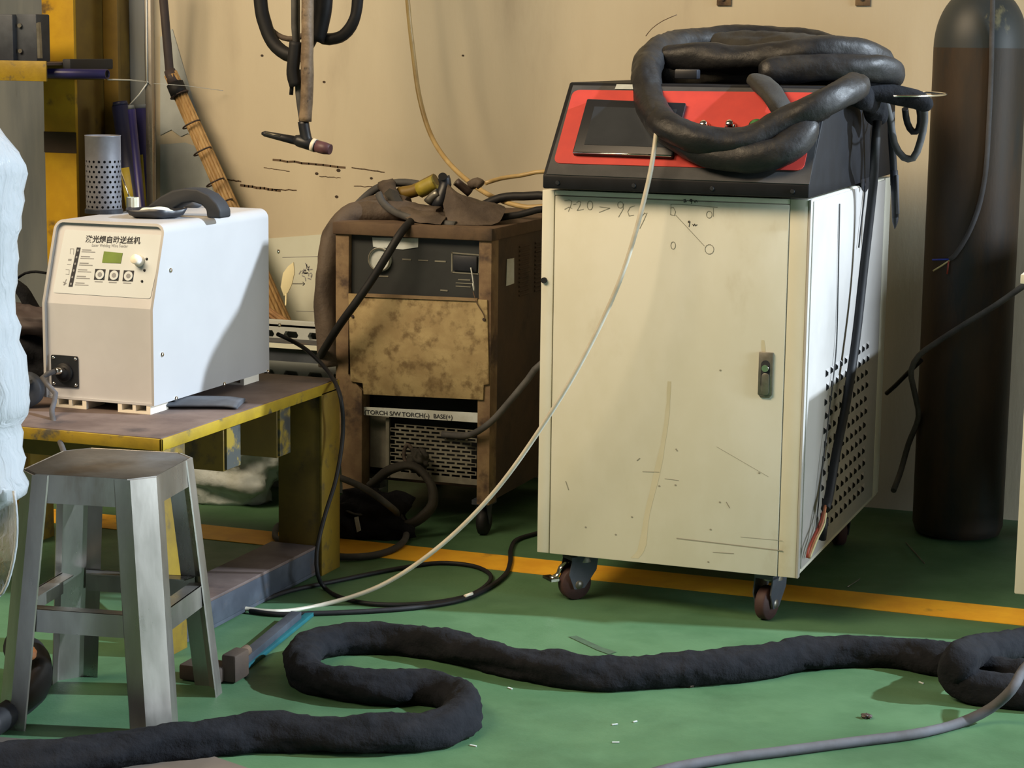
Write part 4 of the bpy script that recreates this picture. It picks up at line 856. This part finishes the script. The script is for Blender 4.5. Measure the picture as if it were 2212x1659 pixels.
for k in range(4):
    a = k*math.pi/2; ca, sa = round(math.cos(a)), round(math.sin(a))
    def rp(x, y, z): return Vector((ca*x-sa*y, sa*x+ca*y, z))
    L_ = rh-.036
    r_ = MB(); r_.prism([rp(-L_,-rh,RZ-.022), rp(L_,-rh,RZ-.022), rp(L_,-rh+.001,RZ+.020), rp(-L_,-rh+.001,RZ+.020)], rp(0,.003,0)-rp(0,0,0))
    r_.prism([rp(-L_,-rh,RZ+.020), rp(L_,-rh,RZ+.020), rp(L_-.012,-rh+.030,RZ+.020), rp(-L_+.012,-rh+.030,RZ+.020)], (0,0,-.002))
    frame('stretcher', r_, 'stainless', o)

# ------------------------------------------------------------------ floor hoses and cables
def fl_h(seq, r): return [pz(x, y, (zz if zz else r*.92)) for x, y, *rest in seq for zz in [rest[0] if rest else 0]]
FH = [(2330,1470),(2212,1462),(2130,1448),(2040,1428),(1950,1412),(1850,1407),(1740,1412),(1640,1432),(1540,1444),(1440,1449),(1330,1455),(1220,1450),(1120,1432),(1030,1412),(940,1393),(840,1380),(740,1382),(672,1398),(648,1430),(668,1458),(740,1478),(830,1488),(905,1486),(970,1496),(1002,1522),(990,1555),(940,1578),(860,1590),(760,1592),(660,1586),(560,1584),(480,1590),(400,1602),(320,1612),(220,1628),(120,1642),(0,1652),(-60,1660)]
P = spline(fl_h(FH, .031), .008)
o = build('sleeved_hose', MB().tube(P, .0315, 26, jit=.24, fq=8, zmin=.0012, fold=.06, wr=.10), 'fabric_black'); tag(o, 'thick black fabric sleeved hose snaking across the green floor', 'hose')
R2 = [(2330,1385),(2212,1395),(2150,1400,.045),(2100,1412,.06),(2072,1434,.075),(2066,1458,.05),(2098,1480,.034),(2150,1492),(2212,1498),(2330,1505)]
P = spline(fl_h(R2, .031), .008)
o = build('sleeved_hose', MB().tube(P, .031, 26, jit=.15, fq=8, seed=4, zmin=.0012, fold=.04, wr=.09), 'fabric_black'); tag(o, 'black sleeved hose loop crossing over the long hose at the right edge', 'hose')
GP = [(2260,1400,.13),(2212,1445,.10),(2185,1490,.075),(2140,1530,.03),(2070,1563),(1980,1585),(1850,1602),(1700,1622),(1560,1640),(1430,1665),(1330,1700)]
o = build('grey_cable', MB().tube(spline(fl_h(GP, .0095), .02), .0098, 12, zmin=.0005), 'rubber_grey'); tag(o, 'grey rubber cable curving over the floor at the lower right corner', 'cable')
o = tag(empty('rubber_hose_loop', pz(60,1480)), 'black rubber hose loop with orange end behind the stool leg', 'hose')
build('hose', MB().tube(spline([pz(20,1395,.06), pz(58,1400,.05), pz(84,1430,.04), pz(86,1470,.03), pz(62,1505,.028), pz(20,1540,.028), pz(-30,1570,.028)], .014), .024, 14, zmin=.001, jit=.1), 'rubber', o)
hull_blob('orange_end', pz(50,1412,.075), .025, .025, .018, 'orange', o, .2, 4, 1)
# brown board lying on the floor
pl = [pz(x,y,.004) for x,y in ((-120,1580),(0,1591),(120,1600),(250,1612),(420,1618),(565,1668),(430,1760),(-120,1760))]
o = build('floor_board', MB().prism([Vector((p.x,p.y,.0032)) for p in pl], (0,0,-.003)), 'brown_board'); tag(o, 'flat brown board on the floor at the lower left corner', 'board')
# bar clamp and teal strip under the bench edge
o = tag(empty('bar_clamp', pz(450,1450)), 'rusty steel bar clamp lying on the floor behind the stool', 'clamp')
A, B = pz(500,1448,.014), pz(640,1330,.014); ax = (B-A).normalized(); bx = ax.cross(Vector((0,0,1)))
build('bar', MB().obox((A+B)/2, ax, bx, (0,0,1), (B-A).length/2, .012, .010), 'steel_dark', o, bevel=.001)
J = pz(445,1448,.018); build('jaw', MB().obox(J, (1,0,0), (0,1,0), (0,0,1), .045, .030, .016).obox(J+Vector((.055,.02,.012)), (1,0,0), (0,1,0), (0,0,1), .016, .03, .028), 'rust_dark', o, bevel=.005)
build('screw', MB().tube([J+Vector((.035,.05,.012)), J+Vector((.04,.10,.02))], .011, 10), 'rust', o)
o = build('teal_strip', MB().obox(pz(590,1384,.005)+Vector((.008,0,0)), (pz(650,1335)-pz(520,1440)), (pz(650,1335)-pz(520,1440)).cross(Vector((0,0,1))), (0,0,1), .23, .009, .0045), 'teal', bevel=.001)
tag(o, 'narrow teal plastic strip lying beside the bar clamp', 'strip')
# small bits on the floor
for x, y, m_, lb_ in ((1872,1547,'wire_dark','tiny dark curled shaving on the bright floor'), (1488,1480,'rust_dark','small brown stain-like lump on the floor below the long hose')):
    hull = hull_blob('metal_shaving', pz(x,y,.004), .010, .008, .005, m_, None, .5, 4, x, .0005); tag(hull, lb_, 'shaving')
for k, (x, y) in enumerate(((1102,1488),(1330,1605),(1022,1612),(1328,1566),(1186,1472),(904,1600),(1990,1476),(1372,1560))):
    q = pz(x, y, .0); rr = random.Random(k); a_ = rr.uniform(0, 3.1); w_, h_ = .004+.003*rr.random(), .0016
    c_ = build('paint_chip', MB().obox(q+Vector((0,0,.0014)), (math.cos(a_),math.sin(a_),0), (-math.sin(a_),math.cos(a_),0), (.1,0,1), w_, h_, .0008), 'label_white')
    tag(c_, 'tiny pale chip lying on the green floor', 'chip', 'pale chips scattered on the floor')
p = [pz(x,y,.0012) for x,y in ((1228,1375),(1245,1373),(1300,1398),(1333,1408),(1315,1413),(1290,1404))]
o = build('arrow_mark', MB().add(p, [(0,1,2,3,4,5)]), 'floor_mark'); o['kind'] = 'structure'; tag(o, 'faded dark arrow mark on the floor in front of the cabinet', None); o.name = 'trim_3'

# ------------------------------------------------------------------ things behind the bench
o = tag(empty('white_sack', pz(450,1090)), 'crumpled white sack slumped on the floor under the yellow bench', 'sack')
hull_blob('sack_body', Vector((-2.74, 4.99, .15)), .26, .14, .18, 'sack', o, .32, 4.2, 2.6, .001, rough=.07, nu=72, nv=40)
hull_blob('sack_neck', Vector((-2.50, 5.04, .25)), .14, .07, .09, 'sack', o, .4, 4.0, 4.6, rough=.1)
o = tag(empty('slotted_panel', pz(600,1055)), 'white slotted metal panel standing behind the yellow bench', 'panel')
mb = MB(); SPY = 5.20
for r in range(8):
    for c_ in range(7):
        X, Z = -2.86+c_*.075, .018+r*.056; w, h = .075, .056; sw2, sh2 = .046, .021
        if r in (2, 4, 6): O = None
        def sl(u, v): return (X+u, SPY, Z+v)
        ov = [sl(0,0), sl(w,0), sl(w,h), sl(0,h)]
        k = .006; iv = [((w-sw2)/2+k,(h-sh2)/2),((w+sw2)/2-k,(h-sh2)/2),((w+sw2)/2,h/2),((w+sw2)/2-k,(h+sh2)/2),((w-sw2)/2+k,(h+sh2)/2),((w-sw2)/2,h/2)]
        if r % 2 == 0: mb.add(ov, [(0,1,2,3)]); continue
        V = ov+[sl(*q) for q in iv]+[(X+q[0], SPY+.02, Z+q[1]) for q in iv]
        mb.add(V, [(0,1,5,4),(1,6,5),(1,2,7,6),(2,3,8,7),(3,9,8),(3,0,4,9)]+[(4+q,4+(q+1)%6,10+(q+1)%6,10+q) for q in range(6)])
build('face', mb, 'paper_pale', o)
build('panel_frame', MB().box(-2.865,-2.33,SPY+.06,SPY+.07,0,.47).box(-2.865,-2.33,SPY,SPY+.06,.46,.468).box(-2.865,-2.33,SPY,SPY+.06,.0,.018), 'paper_pale', o)
# straw broom head leaning behind the bench
o = tag(empty('straw_broom', py(650,775,5.30)), 'brown straw broom head leaning behind the bench', 'broom')
tip = py(745,800,5.42); rnd = random.Random(4); mb = MB()
for i in range(70):
    u = i/69; e = py(520+rnd.uniform(-4,4), 620+u*180, 5.34+rnd.uniform(-.02,.02)); s_ = tip+Vector((rnd.uniform(-.01,.01), rnd.uniform(-.015,.015), rnd.uniform(-.012,.02)))
    mb.tube([s_, s_.lerp(e,.5)+Vector((0,rnd.uniform(-.01,.01),.006)), e], [.005,.0055,.004], 5)
br = build('bristles', mb, 'straw', o); br['kind'] = 'stuff'
build('broom_neck', MB().tube([tip+Vector((-.03,0,.01)), tip+Vector((.10,.03,-.05))], [.022,.014], 12), 'wood_dark', o)
o = build('steel_tray', MB().box(-3.02, -2.305, 4.98, 5.12, .40, .440).box(-3.02,-2.305,4.97,4.985,.44,.452), 'steel_dark'); 
# tray needs legs to stand on the floor
tr = tag(o, 'dark steel tray with pale rim behind the feeder end of the bench', 'tray')
build('rim', MB().box(-3.02,-2.305,4.962,4.972,.438,.450), 'paper', o)
for x in (-3.0, -2.32): build('leg', MB().box(x-.012, x+.012, 5.04, 5.064, 0, .40), 'steel_dark', o)
o = build('paper_curl', MB().prism([py(x,y,5.47) for x,y in ((611,590),(622,575),(634,566),(636,590),(630,615),(622,632),(613,640),(606,620))], (0,.004,0)).tube([py(618,636,5.472), py(617,660,5.42)], .003, 5), 'paper_warm', bevel=.001)
tag(o, 'curled warm-white paper scrap stuck up behind the feeder', 'paper')
# dark things left of the feeder
o = tag(empty('black_strap', (-2.62, 3.95, TZ)), 'black cloth strap and dark bundle on the bench left of the feeder', 'bundle')
build('strap', MB().tube(spline([py(20,608,3.98), py(45,625,3.98), py(66,660,3.98), py(88,700,3.98), py(100,740,3.98)], .012), .026, 10, flat=.35, jit=.1), 'fabric_black', o)
build('strap_end', MB().tube(spline([py(36,602,3.99), py(55,590,3.99), py(78,587,3.99), py(100,590,3.99)], .01), .006, 8, flat=.5), 'fabric_black', o)
hull_blob('cloth', Vector((-2.66, 3.98, TZ+.085)), .12, .08, .09, 'fabric_black', o, .3, 4, 2.1, TZ+.001, rough=.1)
hull_blob('cloth_fold', Vector((-2.63, 3.95, TZ+.165)), .10, .06, .035, 'wood_dark', o, .3, 4, 5.1, rough=.1)
c = py(58,850,3.80)
o = tag(empty('pipe_clamp', (c.x, c.y, TZ)), 'round grey steel disc with bolt head on the bench beside the feeder', 'clamp disc')
build('disc', MB().lathe([(0,-.012),(.036,-.012),(.038,-.008),(.038,.012),(.034,.016),(.012,.017),(0,.017)], (c.x, c.y, TZ+.0395), (.25,-1,.0), 32), 'steel_dark', o)
build('bolt_head', MB().lathe([(0,.017),(.013,.017),(.013,.032),(0,.032)], (c.x-.014, c.y-.01, TZ+.034), (.1,-1,0), 6, smooth=False), 'zinc', o)
build('crossbar', MB().obox((c.x+.006, c.y-.020, TZ+.052), (1,0,.5), (0,1,0), (0,0,1), .02, .006, .004), 'zinc', o)

# ------------------------------------------------------------------ yellow column and what leans around it
CYF = 5.33
o = tag(empty('steel_column', (-3.36, 5.43, 0)), 'bright yellow steel column against the grey cladding', 'column')
c0, c1, c2 = py(96,300,CYF).x, py(164,300,CYF).x, -3.256
build('front_flange', MB().box(c0, c1, CYF, CYF+.014, 0, 4.3), 'yellow_paint', o, bevel=.002)
build('web', MB().box(c1-.012, c1-.001, CYF+.014, WALL-.075, 0, 4.3), 'yellow_dark', o, bevel=.001)  # web and parts behind it: flange paint darkened to put in shade
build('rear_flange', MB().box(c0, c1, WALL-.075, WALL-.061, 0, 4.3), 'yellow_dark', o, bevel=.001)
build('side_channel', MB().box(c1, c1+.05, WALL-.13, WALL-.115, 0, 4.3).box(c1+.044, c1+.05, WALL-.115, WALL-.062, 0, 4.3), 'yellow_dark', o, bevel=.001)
build('scorch_band', MB().box(c0-.001, c1+.001, CYF-.0012, CYF+.001, py(130,330,CYF).z, py(130,285,CYF).z), 'rust_dark', o)
# bracket shelf on the column
SB = 5.02; a, b = py(-40,130,SB), py(100,176,SB)
o = tag(empty('bracket_shelf', (a.x, SB+.1, b.z)), 'yellow channel bracket bolted to the column holding steel blocks', 'bracket')
ap, bz0, bz1 = a.x-.15, b.z, py(100,132,SB).z
build('front_lip', MB().box(ap, b.x, SB, SB+.006, bz0, bz1), 'yellow_edge', o, bevel=.001)
build('shelf_plate', MB().box(ap, b.x, SB+.006, CYF-.001, bz1-.012, bz1-.004), 'rust_plate', o)
build('rear_lip', MB().box(ap, b.x, CYF-.008, CYF-.001, bz0, bz1-.012), 'yellow_dark', o)
for x0, x1, yb, lb_ in ((-60, 29, 5.10, 'left grey steel block standing on the yellow bracket'), (33, 80, 5.12, 'right grey steel block with screws standing on the yellow bracket')):
    A, B = py(x0, 30, yb), py(x1, 126, yb)
    k = tag(empty('steel_block', ((A.x+B.x)/2, yb+.04, bz1-.004)), lb_, 'steel block')
    build('block', MB().box(A.x, B.x, yb, yb+.07, bz1-.004, A.z), 'steel_dark', k, bevel=.004)
    for dx, dz in ((.25,.75),(.25,.2)):
        p = Vector((A.x+(B.x-A.x)*dx, yb, bz1+(A.z-bz1)*dz)); build('screw', MB().cyl(p, p+Vector((0,-.008,0)), .006), 'zinc', k)
A = py(86, 60, 5.05); k = build('flat_bar', MB().prism([py(78,50,5.05), py(83,48,5.05), py(87,126,5.05), py(81,126,5.05)], (0,.012,0)), 'zinc'); tag(k, 'thin grey flat bar leaning beside the steel blocks on the bracket', 'bar')
# dark pipe end and blue pipe lying on the bracket arm
A = py(125,138,5.14); o = tag(empty('square_tube', A), 'black open tube end lying beside the yellow bracket', 'tube')
build('tube', MB().box(b.x+.001, py(152,138,5.10).x, 5.10, CYF-.002, py(125,150,5.10).z, py(125,127,5.10).z), 'black_matte', o, bevel=.004)
A, B = py(60,158,5.08), py(232,160,5.08)
o = tag(empty('blue_pipe', A), 'dark blue pipe pointing right from the yellow bracket', 'pipe')
build('pipe', MB().lathe([(.0135,0),(.0135,(B-A).length),(.011,(B-A).length),(.011,0)], A, B-A, 24), 'navy', o)
build('pipe_bore', MB().lathe([(0,0),(.011,0)], B-(B-A).normalized()*.004, B-A, 20), 'dark_hole', o)
# purple cloth behind the plastic at the left edge is part of the wrapped bundle below
# chrome pole with string
PY_ = 5.42; A, B = py(326,430,PY_), py(322,-60,PY_)
o = tag(empty('chrome_pole', (A.x, PY_, 0)), 'upright shiny square metal pole behind the feeder', 'pole')
pw = .0105
build('pole', MB().prism([(A.x-pw,PY_-pw,0),(A.x+pw,PY_-pw,0),(A.x+pw,PY_+pw,0),(A.x-pw,PY_+pw,0)], (B.x-A.x,0,B.z+.3)), 'stainless', o, bevel=.0015)
o = tag(empty('white_string', py(318,175,PY_-.014)), 'thin white string tied around the shiny pole', 'string')
build('string', MB().tube([py(233,172,5.09), py(280,173,5.24), py(318,177,PY_-.013)], .0022, 6), 'string_white', o)
build('string', MB().tube([py(318,177,PY_-.013), py(317,90,PY_-.013), py(316,-40,PY_-.013)], .0022, 6), 'string_white', o)
build('string', MB().tube([py(318,180,PY_-.013), py(300,205,PY_-.02), py(277,230,PY_-.03)], .0022, 6), 'string_white', o)
build('knot', MB().lathe([(0,-.005),(.005,0),(0,.005)], py(318,178,PY_-.014), n=8), 'string_white', o)
build('loose_end', MB().tube([py(322,180,PY_-.013), py(400,185,5.52), py(482,196,5.60)], .0008, 5), 'string_white', o)
# navy rolls leaning beside the column
for i, (xt, yt, xb, yb, yy, r, lb_, mm) in enumerate(((260,228,296,470,5.36,.026,'dark navy roll leaning between the perforated pot and column','navy_dark'), (302,234,320,470,5.475,.026,'brighter blue roll with yellow label leaning behind the shiny pole','navy'), (284,236,308,470,5.28,.011,'slim navy roll in front of the two thicker rolls','navy'))):
    A, B = py(xt, yt, yy), py(xb, yb, yy); D = (B-A).normalized(); E = A+D*((A.z)/(-D.z))
    k = tag(empty('navy_roll', E), lb_, 'roll')
    build('roll', MB().tube([A, E], r, 18), mm, k)
    build('roll_end', MB().cyl(A, A-D*.012, r*.9, r*.8), 'wall_grey' if i else mm, k)
    if i != 2:
        u = .42 if i else .55; p, q = A.lerp(B, u), A.lerp(B, .98); build('label', MB().tube([p+Vector((-.002,-.004,0)), q+Vector((-.002,-.004,0))], r*.92, 14, flat=1), 'yellow_label', k)
# bamboo stick broom leaning against the wall
A, B = py(366,152,5.55), py(490,455,5.50); D = (B-A).normalized()
o = tag(empty('bamboo_broom', B), 'bundle of bamboo sticks on a dark handle, tied with wire, leaning against the wall', 'broom')
side_ = D.cross(Vector((0,1,0))).normalized(); E = A+D*(A.z/(-D.z)); E.y = A.y-.05*1.0
rnd = random.Random(8)
for k in range(12):
    a = 2*math.pi*k/12; off = side_*(math.cos(a)*.021)+Vector((0, math.sin(a)*.016, 0))
    build('stick', MB().tube([A+off*.8+D*rnd.uniform(.005,.03), A.lerp(E,.4)+off, E+off*1.2], [.0062,.0068,.0072], 6), 'bamboo', o)
build('core', MB().tube([A+D*.02, E], [.014,.018], 10), 'wood_dark', o)
build('cap', MB().tube([A+D*.045, A+D*.085], .0265, 14), 'rubber', o)
build('stub', MB().tube([A-D*.0, A+D*.05], [.017,.022], 12), 'wood_dark', o)
for tpx in (205, 268, 325, 390, 433):
    tt = (py(400,tpx,5.54).z-A.z)/(D.z); cc = A+D*tt
    build('tie_wire', MB().tube(arc_pts(cc, side_, Vector((0,1,0)), .029, .024, 0, 2*math.pi, 20), .0025, 6, caps=False), 'wire_dark', o)
build('handle', MB().tube([py(348,-60,5.50), py(366,150,5.55), A+D*.06], .013, 12), 'wood_dark', o)

# ------------------------------------------------------------------ hanging torch
TYY = 4.95
o = tag(empty('welding_torch', py(660,300,TYY)), 'black welding torch hanging head down from a brown wrapped cable', 'welding torch')
def tp(x, y, dy=0): return py(x, y, TYY+dy)
build('wrapped_cable', MB().tube(spline([tp(664,-620), tp(664,60), tp(664,150), tp(663,210), tp(660,262)], .012), [.0165]*200, 14, jit=.12, fq=14, fold=.05), 'wrap_brown', o)
build('inner_cable', MB().tube(spline([tp(646,150,.01), tp(646,200,.01), tp(654,260,.01), tp(656,280)], .012), .010, 10), 'rubber_dusty', o)
build('rod', MB().tube([tp(632,-620,.01), tp(636,60,.01), tp(642,120,.01)], .0085, 10), 'rubber_dusty', o)
build('rod', MB().tube([tp(643,-620,.015), tp(645,100,.015)], .0042, 8), 'zinc', o)
build('switch_body', MB().tube(spline([tp(640,90,.0), tp(636,125,-.002), tp(634,160,-.002), tp(640,186,0)], .01), [.017]*60, 12, jit=.12), 'rubber', o)
build('switch_tail', MB().tube([tp(631,175), tp(629,205)], .0055, 8), 'rubber', o)
build('neck', MB().tube(spline([tp(655,262), tp(658,280), tp(661,296), tp(664,306)], .006), [.0145]*30, 12), 'black_plastic', o)
hA, hB = tp(646,304), tp(684,316); hd = (hB-hA).normalized()
build('head', MB().tube([hA-hd*.012, hA, hB], [.012,.0165,.0165], 16), 'black_plastic', o)
build('back_cap', MB().tube([tp(566,288), tp(572,289), tp(650,306)], [.004,.0075,.0125], 14), 'black_plastic', o)
build('cap_shine', MB().tube([tp(574,287,-.006), tp(606,294,-.008)], .0028, 6), 'zinc', o)
build('gasket', MB().tube([tp(675,312.5), tp(682,315)], .0178, 18), 'white_plastic', o)
build('gas_cup', MB().tube([tp(682,315), tp(700,320), tp(714,323)], [.016,.0165,.0135], 18), 'cup_pink', o)
hos = tag(empty('hanging_hose', py(600,60,5.46)), 'black hose looped up behind the hanging torch', 'hose')
def hl(name, pts, r, jit=.08, seed=0, m='rubber'): return build(name, MB().tube(spline(pts, .012), r, 12, jit=jit, seed=seed, fq=16), m, hos)
hl('left_loop', [tp(560,-620,.1), tp(563,0,.1), tp(572,50,.1), tp(590,92,.1), tp(618,116,.1), tp(645,120,.1), tp(668,90,.1), tp(680,40,.1), tp(690,-620,.1)], .0185)
hl('thin_loop', [tp(556,-620,.12), tp(572,40,.12), tp(592,70,.12), tp(622,84,.12), tp(655,76,.12), tp(680,40,.12), tp(690,-620,.12)], .0075, .02, 2, 'leather_brown')
hl('right_loop', [tp(772,-620,.1), tp(772,0,.1), tp(764,45,.1), tp(742,76,.1), tp(712,85,.1), tp(690,78,.1), tp(676,40,.1), tp(668,-620,.1)], .0155, .14, 3)
hl('top_arch', [tp(560,-600,.1), tp(566,-680,.1), tp(600,-740,.1), tp(650,-755,.1), tp(710,-740,.1), tp(756,-690,.1), tp(772,-600,.1)], .017, .05, 6)
hl('band', [tp(706,-620,.08), tp(702,0,.08), tp(694,50,.08), tp(684,88,.08)], .021, .06, 4)

ha, hb_ = tp(660,-735,.06), py(660,-735,WALL-.002); ha = Vector((hb_.x, TYY-.04, hb_.z))
build('hook_arm', MB().tube([hb_, ha, ha+Vector((0,-.02,.04))], .012, 12), 'steel_dark', wall)
build('wall_plate', MB().box(hb_.x-.05, hb_.x+.05, WALL-.008, WALL-.0005, hb_.z-.07, hb_.z+.07), 'steel_dark', wall, bevel=.001)

# ------------------------------------------------------------------ plastic-wrapped bundle at the left edge
o = tag(empty('wrapped_bundle', (-2.22, 2.88, 0)), 'tall bundle wrapped in milky plastic film at the left edge', 'wrapped bundle')
edge = [(1.108,-30),(1.105,-4),(1.09,12),(1.065,36),(1.045,44),(1.03,46),(1.00,38),(.985,41),(.96,34),(.94,37),(.92,31),(.89,34),(.87,27),(.85,30),(.83,22),(.80,26),(.78,34),(.755,33),(.73,44),(.70,46),(.68,50),(.655,47),(.635,45),(.615,24),(.60,30),(.575,28),(.56,34),(.535,33),(.515,46),(.50,42),(.485,20),(.47,-6),(.44,-40),(.40,-70),(.2,-90),(0,-95)]
vs = []; nn = 40
for z, x in edge:
    X = py(x-6, 800, 2.88).x; hw = X-(-2.50); cxx = (X-2.50)/2
    for k in range(nn):
        a = 2*math.pi*k/nn
        q = Vector((cxx+hw/2*math.copysign(abs(math.cos(a))**.5, math.cos(a)), 2.88+.09*math.copysign(abs(math.sin(a))**.7, math.sin(a)), z))
        q += Vector((1,0,0))*.006*mnoise.noise(q*14) + Vector((0,1,0))*.02*mnoise.noise(q*9+Vector((3,1,2))) + Vector((.006*mnoise.noise(q*45), .008*mnoise.noise(q*40), 0))
        vs.append(q)
mb = MB(); m = len(edge); mb.add(vs, [(i*nn+k, i*nn+(k+1) % nn, (i+1)*nn+(k+1) % nn, (i+1)*nn+k) for i in range(m-1) for k in range(nn)]+[tuple(range(nn)), tuple((m-1)*nn+k for k in range(nn))], True)
build('film', mb, 'film', o)
hull_blob('purple_core', (-2.28, 2.90, .58), .17, .06, .58, 'purple', o, .05, 3, 2, .004, power=.7)
mb = MB(); P = spline([py(30,1060,2.84), py(36,1120,2.84), py(34,1180,2.84), py(22,1240,2.84), py(6,1280,2.84), py(-20,1300,2.84)], .02); m = len(P)
vs = []
for i, p in enumerate(P): vs += [p, p+Vector((-.06-.01*math.sin(i*1.3), .03*math.sin(i*.9), .0)), p+Vector((-.16, .04, 0))]
mb.add(vs, [(i*3+k, i*3+k+1, (i+1)*3+k+1, (i+1)*3+k) for i in range(m-1) for k in range(2)], True); build('loose_film', mb, 'film_clear', o)
build('film_edge', MB().tube(P, .0028, 6), 'film', o)
